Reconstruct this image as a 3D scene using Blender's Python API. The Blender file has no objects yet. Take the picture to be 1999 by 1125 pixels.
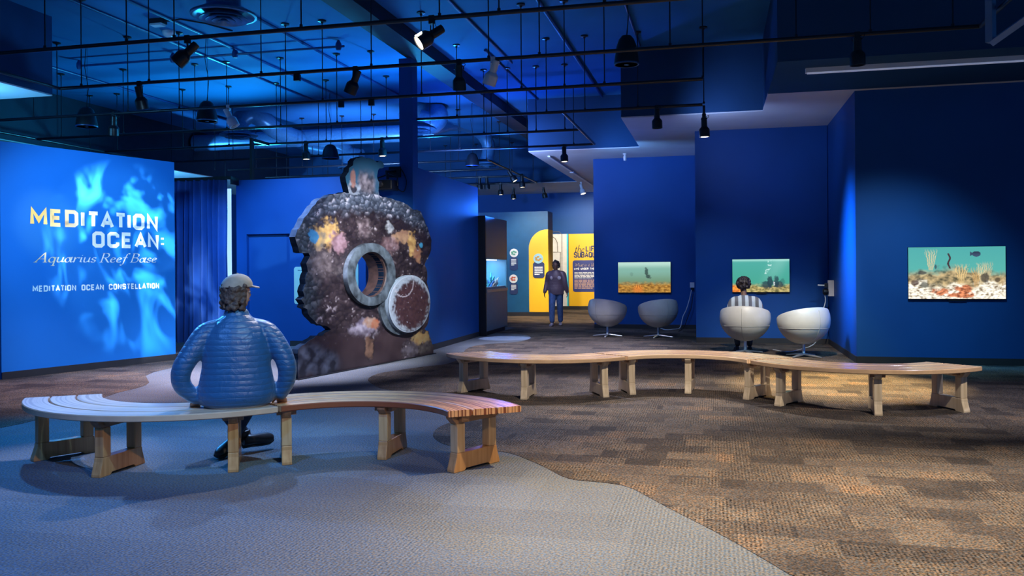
import bpy, bmesh, math, random
from mathutils import Vector, Matrix, noise
from mathutils.geometry import delaunay_2d_cdt
random.seed(7)
sc = bpy.context.scene
C = sc.collection

# ------------------------------------------------------------------ camera
FOC, PX0, PY0, EYE = 1650.0, 999.5, 524.0, 1.45
YAW, ROLL = math.atan(397.5 / FOC), math.radians(0.45)
cam = bpy.data.cameras.new('camera')
cam.sensor_width = 36.0
cam.lens = 36.0 * FOC / 1999.0
cam.shift_y = -(562.5 - PY0) / 1999.0
cam.clip_end = 200
camo = bpy.data.objects.new('camera', cam)
C.objects.link(camo)
camo.matrix_world = Matrix.Translation((0, 0, EYE)) @ Matrix.Rotation(YAW, 4, 'Z') @ Matrix.Rotation(math.pi / 2, 4, 'X') @ Matrix.Rotation(-ROLL, 4, 'Z')
sc.camera = camo

# ------------------------------------------------------------------ view, world
sc.view_settings.view_transform = 'Standard'
sc.view_settings.look = 'None'
sc.view_settings.exposure = 0.0
sc.view_settings.gamma = 1.0
sc.view_settings.use_curve_mapping = False
sc.cycles.use_denoising = True
sc.cycles.max_bounces = 8
sc.cycles.sample_clamp_indirect = 4.0
world = bpy.data.worlds.new('gallery_world')
sc.world = world
world.use_nodes = True
world.node_tree.nodes['Background'].inputs[0].default_value = (0.06, 0.24, 0.62, 1)
world.node_tree.nodes['Background'].inputs[1].default_value = 0.42

# ------------------------------------------------------------------ lamps of the room and added fills
def spot(name, loc, target, power, col, angle=60, blend=0.6, radius=0.06):
    l = bpy.data.lights.new(name, 'SPOT')
    l.energy = power; l.color = col; l.spot_size = math.radians(angle); l.spot_blend = blend
    l.shadow_soft_size = radius
    o = bpy.data.objects.new(name, l); C.objects.link(o)
    o.location = loc
    o.rotation_euler = (Vector(target) - Vector(loc)).to_track_quat('-Z', 'Y').to_euler()
    return o
BLUE = (0.03, 0.22, 1.0); DEEP = (0.02, 0.08, 1.0); CYAN = (0.10, 0.50, 1.0)
WARM = (1.0, 0.78, 0.50); NEUT = (1.0, 0.90, 0.78); AMBER = (1.0, 0.66, 0.22); LAV = (0.72, 0.74, 1.0)
LIGHTS = [
    # unseen fills added to wash the high ceiling and the soffits
    ('ceiling_fill', (-5.4, 15.5, 3.35), (-6.5, 12.6, 5.2), 520, (0.03, 0.42, 1.0), 170, 1.0, 0.15),
    ('ceiling_fill', (-9.6, 16.6, 3.1), (-10.5, 11.5, 5.2), 750, (0.03, 0.58, 1.0), 170, 1.0, 0.15),
    ('ceiling_fill', (-4.7, 18.6, 2.75), (-3.6, 15.2, 5.2), 600, (0.02, 0.16, 1.0), 110, 1.0, 0.15),
    ('ceiling_fill', (-5.3, 16.5, 3.3), (-6.0, 22.0, 5.0), 800, (0.14, 0.34, 1.0), 120, 1.0, 0.15),
    ('ceiling_fill', (-8.2, 17.5, 3.0), (-8.8, 21.5, 5.0), 1100, (0.25, 0.50, 1.0), 130, 1.0, 0.15),
    ('soffit_fill', (-10.2, 9.1, 3.3), (-10.2, 9.9, 4.05), 220, CYAN, 120, 1.0, 0.1),
    ('soffit_fill', (-14.6, 17.5, 3.0), (-14.6, 18.5, 4.05), 1300, CYAN, 150, 1.0, 0.1),
    ('soffit_fill', (-0.3, 13.62, 3.45), (0.7, 15.3, 4.05), 120, (0.34, 0.50, 1.0), 100, 1.0, 0.1),
    ('soffit_fill', (-2.4, 17.35, 3.5), (-1.6, 18.6, 4.05), 110, (0.16, 0.42, 1.0), 100, 1.0, 0.1),
    ('soffit_fill', (-5.1, 17.0, 3.35), (-2.6, 20.0, 4.05), 450, (0.42, 0.52, 1.0), 80, 1.0, 0.15),
    # white gallery spots on the floor and the benches
    ('floor_spot', (-2.9, 8.1, 3.85), (-2.2, 5.9, 0.3), 1700, NEUT, 58, 0.8, 0.03),
    ('floor_spot', (-4.3, 8.1, 3.85), (-3.9, 5.9, 0.3), 800, (0.30, 0.52, 1.0), 48, 0.8, 0.03),
    ('floor_spot', (0.3, 6.3, 3.95), (0.3, 5.2, 0.0), 1500, WARM, 80, 0.9, 0.05),
    ('floor_spot', (-0.4, 3.6, 3.95), (-0.65, 4.8, 0.0), 420, (1.0, 0.82, 0.58), 42, 1.0, 0.05),
    ('floor_spot', (2.4, 6.5, 3.95), (2.2, 5.2, 0.0), 1000, NEUT, 75, 0.9, 0.05),
    ('floor_spot', (-0.8, 4.2, 3.95), (-0.1, 3.4, 0.0), 260, NEUT, 80, 0.9, 0.05),
    ('floor_spot', (-2.2, 11.7, 3.85), (-2.0, 9.6, 0.4), 900, LAV, 60, 0.8, 0.05),
    ('floor_spot', (0.0, 11.7, 3.85), (-0.2, 9.8, 0.4), 900, (1.0, 0.92, 0.84), 60, 0.8, 0.05),
    ('floor_spot', (1.9, 11.4, 3.85), (1.5, 10.9, 0.0), 3300, (1.0, 0.74, 0.34), 44, 0.8, 0.05),
    ('floor_spot', (3.4, 9.0, 3.9), (3.0, 9.6, 0.2), 400, LAV, 60, 0.9, 0.05),
    ('floor_spot', (-2.5, 13.6, 3.85), (-2.7, 15.0, 0.0), 2200, LAV, 66, 0.8, 0.05),
    ('floor_spot', (-4.5, 17.2, 3.8), (-4.25, 17.0, 0.0), 1200, (0.35, 0.5, 1.0), 17, 0.12, 0.03),
    ('floor_spot', (-3.6, 17.35, 3.8), (-3.8, 20.2, 1.0), 420, LAV, 34, 0.9, 0.05),  # fill added to brighten the walking figure
    ('floor_spot', (-6.6, 9.9, 3.8), (-7.3, 9.4, 0.0), 1300, (0.90, 0.76, 1.0), 70, 0.9, 0.05),
    ('floor_spot', (1.2, 11.7, 3.85), (1.4, 12.7, 0.0), 600, AMBER, 45, 0.9, 0.05),
    ('chair_spot', (0.9, 11.3, 3.85), (1.0, 14.6, 0.5), 800, NEUT, 42, 0.8, 0.05),
    ('chair_spot', (-2.9, 13.6, 3.85), (-1.9, 17.6, 0.5), 90, LAV, 40, 0.8, 0.05),
    # blue floods from the left
    ('blue_flood', (-7.6, 8.1, 3.85), (-4.2, 5.6, 0.0), 1300, (0.04, 0.34, 1.0), 70, 0.8, 0.08),
    ('blue_flood', (-3.6, 2.6, 3.95), (-3.2, 4.0, 0.0), 560, (0.10, 0.32, 1.0), 85, 0.9, 0.08),
    ('bench_spot', (1.2, 1.4, 3.9), (-2.6, 5.2, 0.25), 430, (1.0, 0.74, 0.48), 40, 0.8, 0.05),
    ('bench_spot', (0.2, 5.6, 3.9), (-1.0, 9.4, 0.3), 850, NEUT, 46, 0.8, 0.05),  # front fill added to brighten the far benches
    ('bench_spot', (3.0, 5.8, 3.9), (1.7, 9.3, 0.3), 800, NEUT, 40, 0.8, 0.05),  # second added fill, for the right end of the far row
    ('bench_spot', (-5.0, 8.1, 3.85), (-4.95, 5.6, 0.4), 650, LAV, 26, 0.8, 0.05),
    ('blue_flood', (-5.4, 9.9, 3.6), (-6.4, 11.2, 0.0), 1900, LAV, 70, 0.9, 0.08),
    ('man_spot', (-0.9, 3.6, 3.9), (-3.2, 5.7, 0.95), 420, (0.35, 0.75, 1.0), 34, 0.7, 0.05),
    # walls
    ('wall_flood', (-6.3, 8.0, 3.6), (-9.1, 11.0, 1.5), 900, (0.26, 0.60, 1.0), 66, 0.8, 0.08),
    ('wall_flood', (-5.6, 8.3, 3.6), (-9.16, 10.05, 2.15), 420, (1.0, 0.68, 0.32), 15, 0.9, 0.05),
    ('wall_flood', (-8.1, 12.3, 3.7), (-9.8, 14.45, 1.8), 280, (0.10, 0.42, 1.0), 42, 0.9, 0.05),  # fill added to bring out the curtain pleats
    ('wall_flood', (-7.4, 12.0, 3.85), (-7.6, 14.7, 1.7), 800, (0.2, 0.5, 1.0), 75, 0.8, 0.08),
    ('wall_flood', (-3.0, 13.6, 3.85), (-4.93, 16.2, 0.9), 240, (0.4, 0.6, 1.0), 70, 0.9, 0.08),
    ('aquarius_spot', (-2.0, 9.9, 3.55), (-5.0, 12.0, 1.6), 1700, (0.90, 0.93, 1.0), 46, 0.7, 0.05),
    ('aquarius_spot', (-2.2, 8.1, 3.5), (-5.2, 10.9, 0.9), 900, LAV, 40, 0.7, 0.05),
    ('niche_spot', (0.0, 13.62, 3.4), (2.02, 14.0, 1.6), 2400, (0.05, 0.42, 1.0), 44, 1.0, 0.45),
    ('wall_flood', (2.2, 10.2, 3.6), (2.5, 13.5, 0.5), 430, (0.35, 0.80, 1.0), 62, 1.0, 0.08),
    ('wall_flood', (-0.6, 13.6, 3.6), (0.1, 16.5, 0.2), 200, (0.3, 0.60, 1.0), 62, 1.0, 0.08),
    ('wall_flood', (-2.0, 17.3, 3.6), (-1.8, 20.1, 0.3), 170, (0.3, 0.5, 1.0), 62, 1.0, 0.08),
    # rear gallery
    ('rear_spot', (-5.1, 22.6, 3.8), (-5.3, 25.0, 1.6), 620, (1.0, 0.88, 0.66), 70, 0.8, 0.05),
    ('rear_spot', (-4.2, 25.6, 3.8), (-4.2, 28.9, 1.6), 900, (1.0, 0.88, 0.68), 80, 0.8, 0.05),
    ('rear_spot', (-3.9, 22.6, 3.8), (-4.0, 24.0, 0.0), 1100, WARM, 80, 0.8, 0.05),
]
for a in LIGHTS:
    spot(*a)
# the projector that throws rippling water light on the title wall
pr = spot('ripple_projector', (-5.6, 8.2, 3.6), (-8.85, 11.35, 1.75), 9000, (0.92, 0.96, 1.0), 34, 0.5, 0.02)
pr.data.use_nodes = True
nt = pr.data.node_tree
em = nt.nodes['Emission']
tc = nt.nodes.new('ShaderNodeTexCoord')
sep = nt.nodes.new('ShaderNodeSeparateXYZ'); nt.links.new(tc.outputs['Normal'], sep.inputs[0])
dx = nt.nodes.new('ShaderNodeMath'); dx.operation = 'DIVIDE'
dy = nt.nodes.new('ShaderNodeMath'); dy.operation = 'DIVIDE'
nt.links.new(sep.outputs[0], dx.inputs[0]); nt.links.new(sep.outputs[2], dx.inputs[1])
nt.links.new(sep.outputs[1], dy.inputs[0]); nt.links.new(sep.outputs[2], dy.inputs[1])
cmb = nt.nodes.new('ShaderNodeCombineXYZ'); nt.links.new(dx.outputs[0], cmb.inputs[0]); nt.links.new(dy.outputs[0], cmb.inputs[1])
mp = nt.nodes.new('ShaderNodeMapping'); mp.inputs['Rotation'].default_value = (0, 0, 0.6); mp.inputs['Scale'].default_value = (9.5, 6.0, 1)
nt.links.new(cmb.outputs[0], mp.inputs[0])
nz = nt.nodes.new('ShaderNodeTexNoise'); nz.inputs['Scale'].default_value = 1.0; nz.inputs['Detail'].default_value = 2.0; nz.inputs['Distortion'].default_value = 1.3
nt.links.new(mp.outputs[0], nz.inputs['Vector'])
rp = nt.nodes.new('ShaderNodeValToRGB'); rp.color_ramp.elements[0].position = 0.47; rp.color_ramp.elements[0].color = (0.03, 0.03, 0.03, 1); rp.color_ramp.elements[1].position = 0.74
nt.links.new(nz.outputs[0], rp.inputs[0]); nt.links.new(rp.outputs[0], em.inputs['Strength'])

# ------------------------------------------------------------------ photograph -> place helpers
def ray(px, py):
    u, v = px - PX0, PY0 - py
    c, s = math.cos(ROLL), math.sin(ROLL)
    ur, vr = u * c + v * s, -u * s + v * c
    c, s = math.cos(YAW), math.sin(YAW)
    return Vector((ur * c - FOC * s, ur * s + FOC * c, vr))
EYEV = Vector((0, 0, EYE))
def at_z(px, py, z=0.0):
    d = ray(px, py); return EYEV + d * ((z - EYE) / d.z)
def at_y(px, py, y):
    d = ray(px, py); return EYEV + d * (y / d.y)
def at_x(px, py, x):
    d = ray(px, py); return EYEV + d * (x / d.x)
def at_plane(px, py, A, B):
    n = Vector((-(B[1] - A[1]), B[0] - A[0], 0)); d = ray(px, py)
    return EYEV + d * (n.dot(Vector((A[0], A[1], 0)) - EYEV) / n.dot(d))

# ------------------------------------------------------------------ materials
def lin(r, g, b):
    f = lambda c: (c / 255 / 12.92) if c / 255 <= 0.04045 else ((c / 255 + 0.055) / 1.055) ** 2.4
    return (f(r), f(g), f(b), 1)
MATS = {}
def mat(name, col, rough=0.5, metal=0.0, vary=0.08, scale=6.0, bump=0.0, bscale=60.0, spec=0.5, coat=0.0, emit=None, alpha=None):
    if name in MATS: return MATS[name]
    m = bpy.data.materials.new(name); m.use_nodes = True
    t = m.node_tree; b = t.nodes['Principled BSDF']
    b.inputs['Roughness'].default_value = rough; b.inputs['Metallic'].default_value = metal
    b.inputs['Specular IOR Level'].default_value = spec; b.inputs['Coat Weight'].default_value = coat
    b.inputs['Coat Roughness'].default_value = 0.12
    co = t.nodes.new('ShaderNodeTexCoord')
    n = t.nodes.new('ShaderNodeTexNoise'); n.inputs['Scale'].default_value = scale; n.inputs['Detail'].default_value = 3
    t.links.new(co.outputs['Object'], n.inputs['Vector'])
    r = t.nodes.new('ShaderNodeValToRGB')
    r.color_ramp.elements[0].position = 0.3; r.color_ramp.elements[1].position = 0.7
    r.color_ramp.elements[0].color = tuple(max(0, c * (1 - vary)) for c in col[:3]) + (1,)
    r.color_ramp.elements[1].color = tuple(min(1, c * (1 + vary)) for c in col[:3]) + (1,)
    t.links.new(n.outputs[0], r.inputs[0]); t.links.new(r.outputs[0], b.inputs['Base Color'])
    if bump:
        n2 = t.nodes.new('ShaderNodeTexNoise'); n2.inputs['Scale'].default_value = bscale; n2.inputs['Detail'].default_value = 4
        t.links.new(co.outputs['Object'], n2.inputs['Vector'])
        bp = t.nodes.new('ShaderNodeBump'); bp.inputs['Strength'].default_value = bump; bp.inputs['Distance'].default_value = 0.01
        t.links.new(n2.outputs[0], bp.inputs['Height']); t.links.new(bp.outputs[0], b.inputs['Normal'])
    if emit:
        b.inputs['Emission Color'].default_value = tuple(emit[:3]) + (1,); b.inputs['Emission Strength'].default_value = emit[3]
    MATS[name] = m
    return m
def glass_mat():
    m = bpy.data.materials.new('tank_glass'); m.use_nodes = True
    b = m.node_tree.nodes['Principled BSDF']
    b.inputs['Transmission Weight'].default_value = 1.0; b.inputs['Roughness'].default_value = 0.0; b.inputs['IOR'].default_value = 1.05
    return m
def attr_mat(name, emit=0.0, rough=0.45):
    m = bpy.data.materials.new(name); m.use_nodes = True
    t = m.node_tree; b = t.nodes['Principled BSDF']
    a = t.nodes.new('ShaderNodeAttribute'); a.attribute_name = 'Col'
    b.inputs['Roughness'].default_value = rough
    if emit:
        b.inputs['Base Color'].default_value = (0.01, 0.01, 0.01, 1)
        t.links.new(a.outputs['Color'], b.inputs['Emission Color']); b.inputs['Emission Strength'].default_value = emit
    else:
        t.links.new(a.outputs['Color'], b.inputs['Base Color'])
    return m
def wood_mat(name, dark, pale, scale, contrast=(0.35, 0.65), rough=0.28, coat=0.35):
    """laminated strips that follow the arc of the bench (object origin = centre of the arc)"""
    m = bpy.data.materials.new(name); m.use_nodes = True
    t = m.node_tree; b = t.nodes['Principled BSDF']
    co = t.nodes.new('ShaderNodeTexCoord')
    sp = t.nodes.new('ShaderNodeSeparateXYZ'); t.links.new(co.outputs['Object'], sp.inputs[0])
    c2 = t.nodes.new('ShaderNodeCombineXYZ'); t.links.new(sp.outputs[0], c2.inputs[0]); t.links.new(sp.outputs[1], c2.inputs[1])
    ln = t.nodes.new('ShaderNodeVectorMath'); ln.operation = 'LENGTH'; t.links.new(c2.outputs[0], ln.inputs[0])
    n = t.nodes.new('ShaderNodeTexNoise'); n.noise_dimensions = '1D'; n.inputs['Scale'].default_value = scale; n.inputs['Detail'].default_value = 2
    t.links.new(ln.outputs['Value'], n.inputs['W'])
    n3 = t.nodes.new('ShaderNodeTexNoise'); n3.inputs['Scale'].default_value = 9; n3.inputs['Detail'].default_value = 4
    t.links.new(co.outputs['Object'], n3.inputs['Vector'])
    mx = t.nodes.new('ShaderNodeMath'); mx.operation = 'MULTIPLY_ADD'; mx.inputs[1].default_value = 0.16
    t.links.new(n3.outputs[0], mx.inputs[0]); t.links.new(n.outputs[0], mx.inputs[2])
    r = t.nodes.new('ShaderNodeValToRGB')
    r.color_ramp.elements[0].position = contrast[0] + 0.08; r.color_ramp.elements[1].position = contrast[1] + 0.08
    r.color_ramp.elements[0].color = dark; r.color_ramp.elements[1].color = pale
    t.links.new(mx.outputs[0], r.inputs[0]); t.links.new(r.outputs[0], b.inputs['Base Color'])
    b.inputs['Roughness'].default_value = rough; b.inputs['Coat Weight'].default_value = coat; b.inputs['Coat Roughness'].default_value = 0.18
    return m
def grain_mat(name, dark, pale, axis=2, rough=0.35):
    m = bpy.data.materials.new(name); m.use_nodes = True
    t = m.node_tree; b = t.nodes['Principled BSDF']
    co = t.nodes.new('ShaderNodeTexCoord')
    mp = t.nodes.new('ShaderNodeMapping'); s = [22, 22, 22]; s[axis] = 1.2; mp.inputs['Scale'].default_value = s
    t.links.new(co.outputs['Object'], mp.inputs[0])
    n = t.nodes.new('ShaderNodeTexNoise'); n.inputs['Scale'].default_value = 1.5; n.inputs['Detail'].default_value = 4
    t.links.new(mp.outputs[0], n.inputs['Vector'])
    r = t.nodes.new('ShaderNodeValToRGB'); r.color_ramp.elements[0].position = 0.3; r.color_ramp.elements[1].position = 0.7
    r.color_ramp.elements[0].color = dark; r.color_ramp.elements[1].color = pale
    t.links.new(n.outputs[0], r.inputs[0]); t.links.new(r.outputs[0], b.inputs['Base Color'])
    b.inputs['Roughness'].default_value = rough; b.inputs['Coat Weight'].default_value = 0.2
    return m
def carpet_mat(name, cols, weights_scale, fleck, patches=True):
    m = bpy.data.materials.new(name); m.use_nodes = True
    t = m.node_tree; b = t.nodes['Principled BSDF']; L = t.links.new
    b.inputs['Roughness'].default_value = 0.95; b.inputs['Specular IOR Level'].default_value = 0.1
    co = t.nodes.new('ShaderNodeTexCoord')
    def cells(sx, sy, off, seed):
        mp = t.nodes.new('ShaderNodeMapping'); mp.inputs['Scale'].default_value = (1 / sx, 1 / sy, 0); mp.inputs['Location'].default_value = (off, off * 0.7, seed)
        if not patches: mp.inputs['Rotation'].default_value = (0, 0, 0.0)
        L(co.outputs['Object'], mp.inputs[0])
        # running bond: shift every other row
        s = t.nodes.new('ShaderNodeSeparateXYZ'); L(mp.outputs[0], s.inputs[0])
        fl = t.nodes.new('ShaderNodeMath'); fl.operation = 'FLOOR'; L(s.outputs[1], fl.inputs[0])
        sh = t.nodes.new('ShaderNodeMath'); sh.operation = 'MULTIPLY_ADD'; sh.inputs[1].default_value = 0.37; L(fl.outputs[0], sh.inputs[0]); L(s.outputs[0], sh.inputs[2])
        fx = t.nodes.new('ShaderNodeMath'); fx.operation = 'FLOOR'; L(sh.outputs[0], fx.inputs[0])
        cb = t.nodes.new('ShaderNodeCombineXYZ'); L(fx.outputs[0], cb.inputs[0]); L(fl.outputs[0], cb.inputs[1]); cb.inputs[2].default_value = seed
        w = t.nodes.new('ShaderNodeTexWhiteNoise'); L(cb.outputs[0], w.inputs['Vector'])
        return w
    w1 = cells(*weights_scale[0], 0.13, 3.1); w2 = cells(*weights_scale[1], 0.41, 8.7)
    av = t.nodes.new('ShaderNodeMath'); av.operation = 'MULTIPLY_ADD'; av.inputs[1].default_value = 0.42
    L(w1.outputs['Value'], av.inputs[0])
    h2 = t.nodes.new('ShaderNodeMath'); h2.operation = 'MULTIPLY'; h2.inputs[1].default_value = 0.45; L(w2.outputs['Value'], h2.inputs[0])
    L(h2.outputs[0], av.inputs[2])
    r = t.nodes.new('ShaderNodeValToRGB'); cr = r.color_ramp
    while len(cr.elements) < len(cols): cr.elements.new(0.5)
    for k, c in enumerate(cols):
        cr.elements[k].position = 0.12 + 0.76 * k / (len(cols) - 1); cr.elements[k].color = c
    L(av.outputs[0], r.inputs[0])
    # yarn flecks and ribs
    n = t.nodes.new('ShaderNodeTexNoise'); n.inputs['Scale'].default_value = 80; n.inputs['Detail'].default_value = 3; L(co.outputs['Object'], n.inputs['Vector'])
    wv = t.nodes.new('ShaderNodeTexWave'); wv.inputs['Scale'].default_value = 14; wv.inputs['Distortion'].default_value = 1.0; wv.inputs['Detail'].default_value = 1
    L(co.outputs['Object'], wv.inputs['Vector'])
    wm = t.nodes.new('ShaderNodeMath'); wm.operation = 'MULTIPLY'; L(wv.outputs[1], wm.inputs[0])
    st = t.nodes.new('ShaderNodeMath'); st.operation = 'GREATER_THAN'; st.inputs[1].default_value = 0.42; L(w2.outputs['Value'], st.inputs[0]); L(st.outputs[0], wm.inputs[1])
    mr = t.nodes.new('ShaderNodeMapRange'); mr.inputs[1].default_value = 0.3; mr.inputs[2].default_value = 0.7; mr.inputs[3].default_value = 1 - fleck; mr.inputs[4].default_value = 1 + fleck
    L(n.outputs[0], mr.inputs[0])
    rb = t.nodes.new('ShaderNodeMath'); rb.operation = 'MULTIPLY_ADD'; rb.inputs[1].default_value = -fleck * 0.55; L(wm.outputs[0], rb.inputs[0]); L(mr.outputs[0], rb.inputs[2])
    ny = t.nodes.new('ShaderNodeTexNoise'); ny.inputs['Scale'].default_value = 70; ny.inputs['Detail'].default_value = 2; L(co.outputs['Object'], ny.inputs['Vector'])
    yr = t.nodes.new('ShaderNodeValToRGB'); yr.color_ramp.elements[0].position = 0.40; yr.color_ramp.elements[1].position = 0.60
    yr.color_ramp.elements[0].color = (0.72, 0.95, 1.20, 1); yr.color_ramp.elements[1].color = (1.32, 1.05, 0.78, 1); L(ny.outputs[0], yr.inputs[0])
    ym = t.nodes.new('ShaderNodeVectorMath'); ym.operation = 'MULTIPLY'; L(r.outputs[0], ym.inputs[0]); L(yr.outputs[0], ym.inputs[1])
    mul = t.nodes.new('ShaderNodeVectorMath'); mul.operation = 'SCALE'; L(ym.outputs[0], mul.inputs[0]); L(rb.outputs[0], mul.inputs['Scale'])
    L(mul.outputs[0], b.inputs['Base Color'])
    bp = t.nodes.new('ShaderNodeBump'); bp.inputs['Strength'].default_value = 0.5; bp.inputs['Distance'].default_value = 0.006; L(n.outputs[0], bp.inputs['Height']); L(bp.outputs[0], b.inputs['Normal'])
    return m

M_BLUE = mat('blue_wall_paint', (0.004, 0.070, 0.29), 0.55, vary=0.10, scale=0.9, bump=0.05, bscale=90, spec=0.3)
M_TITLE = mat('title_wall_paint', (0.010, 0.165, 0.56), 0.5, vary=0.04, scale=1.2, bump=0.04, bscale=90, spec=0.3)
M_CEIL = mat('ceiling_paint', (0.02, 0.15, 0.38), 0.8, vary=0.12, scale=0.7, spec=0.2)
M_FASCIA = mat('fascia_paint', (0.012, 0.06, 0.16), 0.7, vary=0.10, scale=0.8, spec=0.2)
M_WHITE = mat('white_soffit_paint', (0.62, 0.64, 0.68), 0.8, vary=0.05, scale=1.5, bump=0.06, bscale=25)
M_BEAM = mat('dark_beam_paint', (0.006, 0.022, 0.05), 0.7, vary=0.1)
M_BASE = mat('charcoal_rubber', (0.022, 0.022, 0.026), 0.5, vary=0.1)
M_BLACK = mat('black_metal', (0.008, 0.009, 0.012), 0.38, 0.0, vary=0.15, spec=0.5)
M_PIPE = mat('black_pipe_paint', (0.010, 0.012, 0.020), 0.35, 0.0, vary=0.1)
M_COND = mat('blue_painted_conduit', (0.006, 0.05, 0.20), 0.4, vary=0.1)
M_DUCT = mat('painted_spiral_duct', (0.06, 0.20, 0.40), 0.34, 0.25, vary=0.12, scale=20, bump=0.05, bscale=30)
M_SILVER = mat('satin_metal', (0.42, 0.46, 0.52), 0.3, 0.9, vary=0.06)
M_CHROME = mat('chrome', (0.75, 0.76, 0.78), 0.28, 0.85, vary=0.03)
M_WLAMP = mat('white_lamp_paint', (0.70, 0.71, 0.74), 0.4, vary=0.04)
M_GLOW = mat('lit_lamp_lens', (1, 0.9, 0.75), 0.3, emit=(1.0, 0.80, 0.55, 14.0))
M_LENS = mat('dark_lamp_lens', (0.03, 0.03, 0.035), 0.15)
M_LEATHER = mat('white_leather', (0.62, 0.60, 0.56), 0.42, vary=0.04, scale=8, bump=0.04, bscale=120)
M_SEAM = mat('chair_piping', (0.45, 0.44, 0.42), 0.5)
M_CURT = mat('navy_curtain_velvet', (0.008, 0.065, 0.30), 0.7, vary=0.15, scale=3)
M_LETTER = mat('white_lettering', (0.82, 0.86, 0.86), 0.5, vary=0.02)

# ------------------------------------------------------------------ mesh accumulator
class MB:
    def __init__(s): s.v, s.f, s.sm = [], [], []
    def add(s, vs, fs, smooth=False):
        b = len(s.v); s.v += [Vector(p) for p in vs]
        for f in fs: s.f.append([b + i for i in f]); s.sm.append(smooth)
        return s
    def box(s, c, d, M=None):
        x, y, z = d[0] / 2, d[1] / 2, d[2] / 2
        vs = [Vector((i * x, j * y, k * z)) for i in (-1, 1) for j in (-1, 1) for k in (-1, 1)]
        vs = [(M @ p if M else p) + Vector(c) for p in vs]
        return s.add(vs, [(0, 1, 3, 2), (4, 6, 7, 5), (0, 4, 5, 1), (2, 3, 7, 6), (0, 2, 6, 4), (1, 5, 7, 3)])
    def bb(s, a, b):
        return s.box([(a[i] + b[i]) / 2 for i in range(3)], [abs(b[i] - a[i]) for i in range(3)])
    def prism(s, pts, axis_vec, smooth=False):
        """pts: planar outline (3D, convex or not), pushed along axis_vec"""
        n = len(pts); a = [Vector(p) for p in pts]; b = [p + Vector(axis_vec) for p in a]
        fs = [tuple(range(n - 1, -1, -1)), tuple(range(n, 2 * n))] + [(i, (i + 1) % n, n + (i + 1) % n, n + i) for i in range(n)]
        return s.add(a + b, fs, smooth)
    def rings(s, rings, cap=True, smooth=True, closed=False):
        n = len(rings[0]); vs = [p for r in rings for p in r]; fs = []
        m = len(rings)
        for i in range(m if closed else m - 1):
            for j in range(n):
                a, b = i * n + j, i * n + (j + 1) % n
                c, d = ((i + 1) % m) * n + (j + 1) % n, ((i + 1) % m) * n + j
                fs.append((a, b, c, d))
        s.add(vs, fs, smooth)
        if cap and not closed:
            base = len(s.v) - len(vs)
            s.f.append([base + k for k in range(n - 1, -1, -1)]); s.sm.append(False)
            s.f.append([base + (m - 1) * n + k for k in range(n)]); s.sm.append(False)
        return s
    def tube(s, pts, r, n=10, cap=True, round_ends=False, flat=None):
        P = [Vector(p) for p in pts]; R = r if isinstance(r, (list, tuple)) else [r] * len(P)
        R = [q if isinstance(q, (list, tuple)) else (q, q) for q in R]
        T = []
        for i in range(len(P)):
            a = P[max(i - 1, 0)]; b = P[min(i + 1, len(P) - 1)]; T.append((b - a).normalized())
        u = Vector(flat) if flat else (Vector((0, 0, 1)) if abs(T[0].z) < 0.9 else Vector((1, 0, 0)))
        rings = []
        for i, p in enumerate(P):
            t = T[i]; u = (u - t * u.dot(t)).normalized(); w = t.cross(u)
            ring = lambda q, k: [q + u * (math.cos(2 * math.pi * j / n) * R[i][0] * k) + w * (math.sin(2 * math.pi * j / n) * R[i][1] * k) for j in range(n)]
            rr = max(R[i])
            if round_ends and i == 0:
                for a in (0.08, 0.38, 0.71, 0.92): rings.append(ring(p - t * rr * math.cos(math.asin(min(a, 1))), a))
            rings.append(ring(p, 1))
            if round_ends and i == len(P) - 1:
                for a in (0.92, 0.71, 0.38, 0.08): rings.append(ring(p + t * rr * math.cos(math.asin(a)), a))
        return s.rings(rings, cap)
    def lathe(s, prof, c=(0, 0, 0), M=None, n=24, smooth=True):
        """prof: (r, z) list, around local z"""
        rings = []
        for r, z in prof:
            ring = [Vector((max(r, 1e-4) * math.cos(2 * math.pi * j / n), max(r, 1e-4) * math.sin(2 * math.pi * j / n), z)) for j in range(n)]
            rings.append([(M @ p if M else p) + Vector(c) for p in ring])
        return s.rings(rings, True, smooth)
    def ellipsoid(s, c, r, M=None, n=20, m=12):
        rings = []
        for i in range(m + 1):
            a = -math.pi / 2 + math.pi * i / m; k = max(math.cos(a), 0.01)
            ring = [Vector((r[0] * k * math.cos(2 * math.pi * j / n), r[1] * k * math.sin(2 * math.pi * j / n), r[2] * math.sin(a))) for j in range(n)]
            rings.append([(M @ p if M else p) + Vector(c) for p in ring])
        return s.rings(rings)
    def mesh(s, name, off=None):
        me = bpy.data.meshes.new(name)
        vs = [tuple(p - off) for p in s.v] if off else [tuple(p) for p in s.v]
        me.from_pydata(vs, [], s.f)
        me.polygons.foreach_set('use_smooth', s.sm)
        me.validate(); me.update()
        bm = bmesh.new(); bm.from_mesh(me); bmesh.ops.recalc_face_normals(bm, faces=bm.faces); bm.to_mesh(me); bm.free()
        if any(s.sm): me.set_sharp_from_angle(angle=math.radians(42))
        return me

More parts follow.
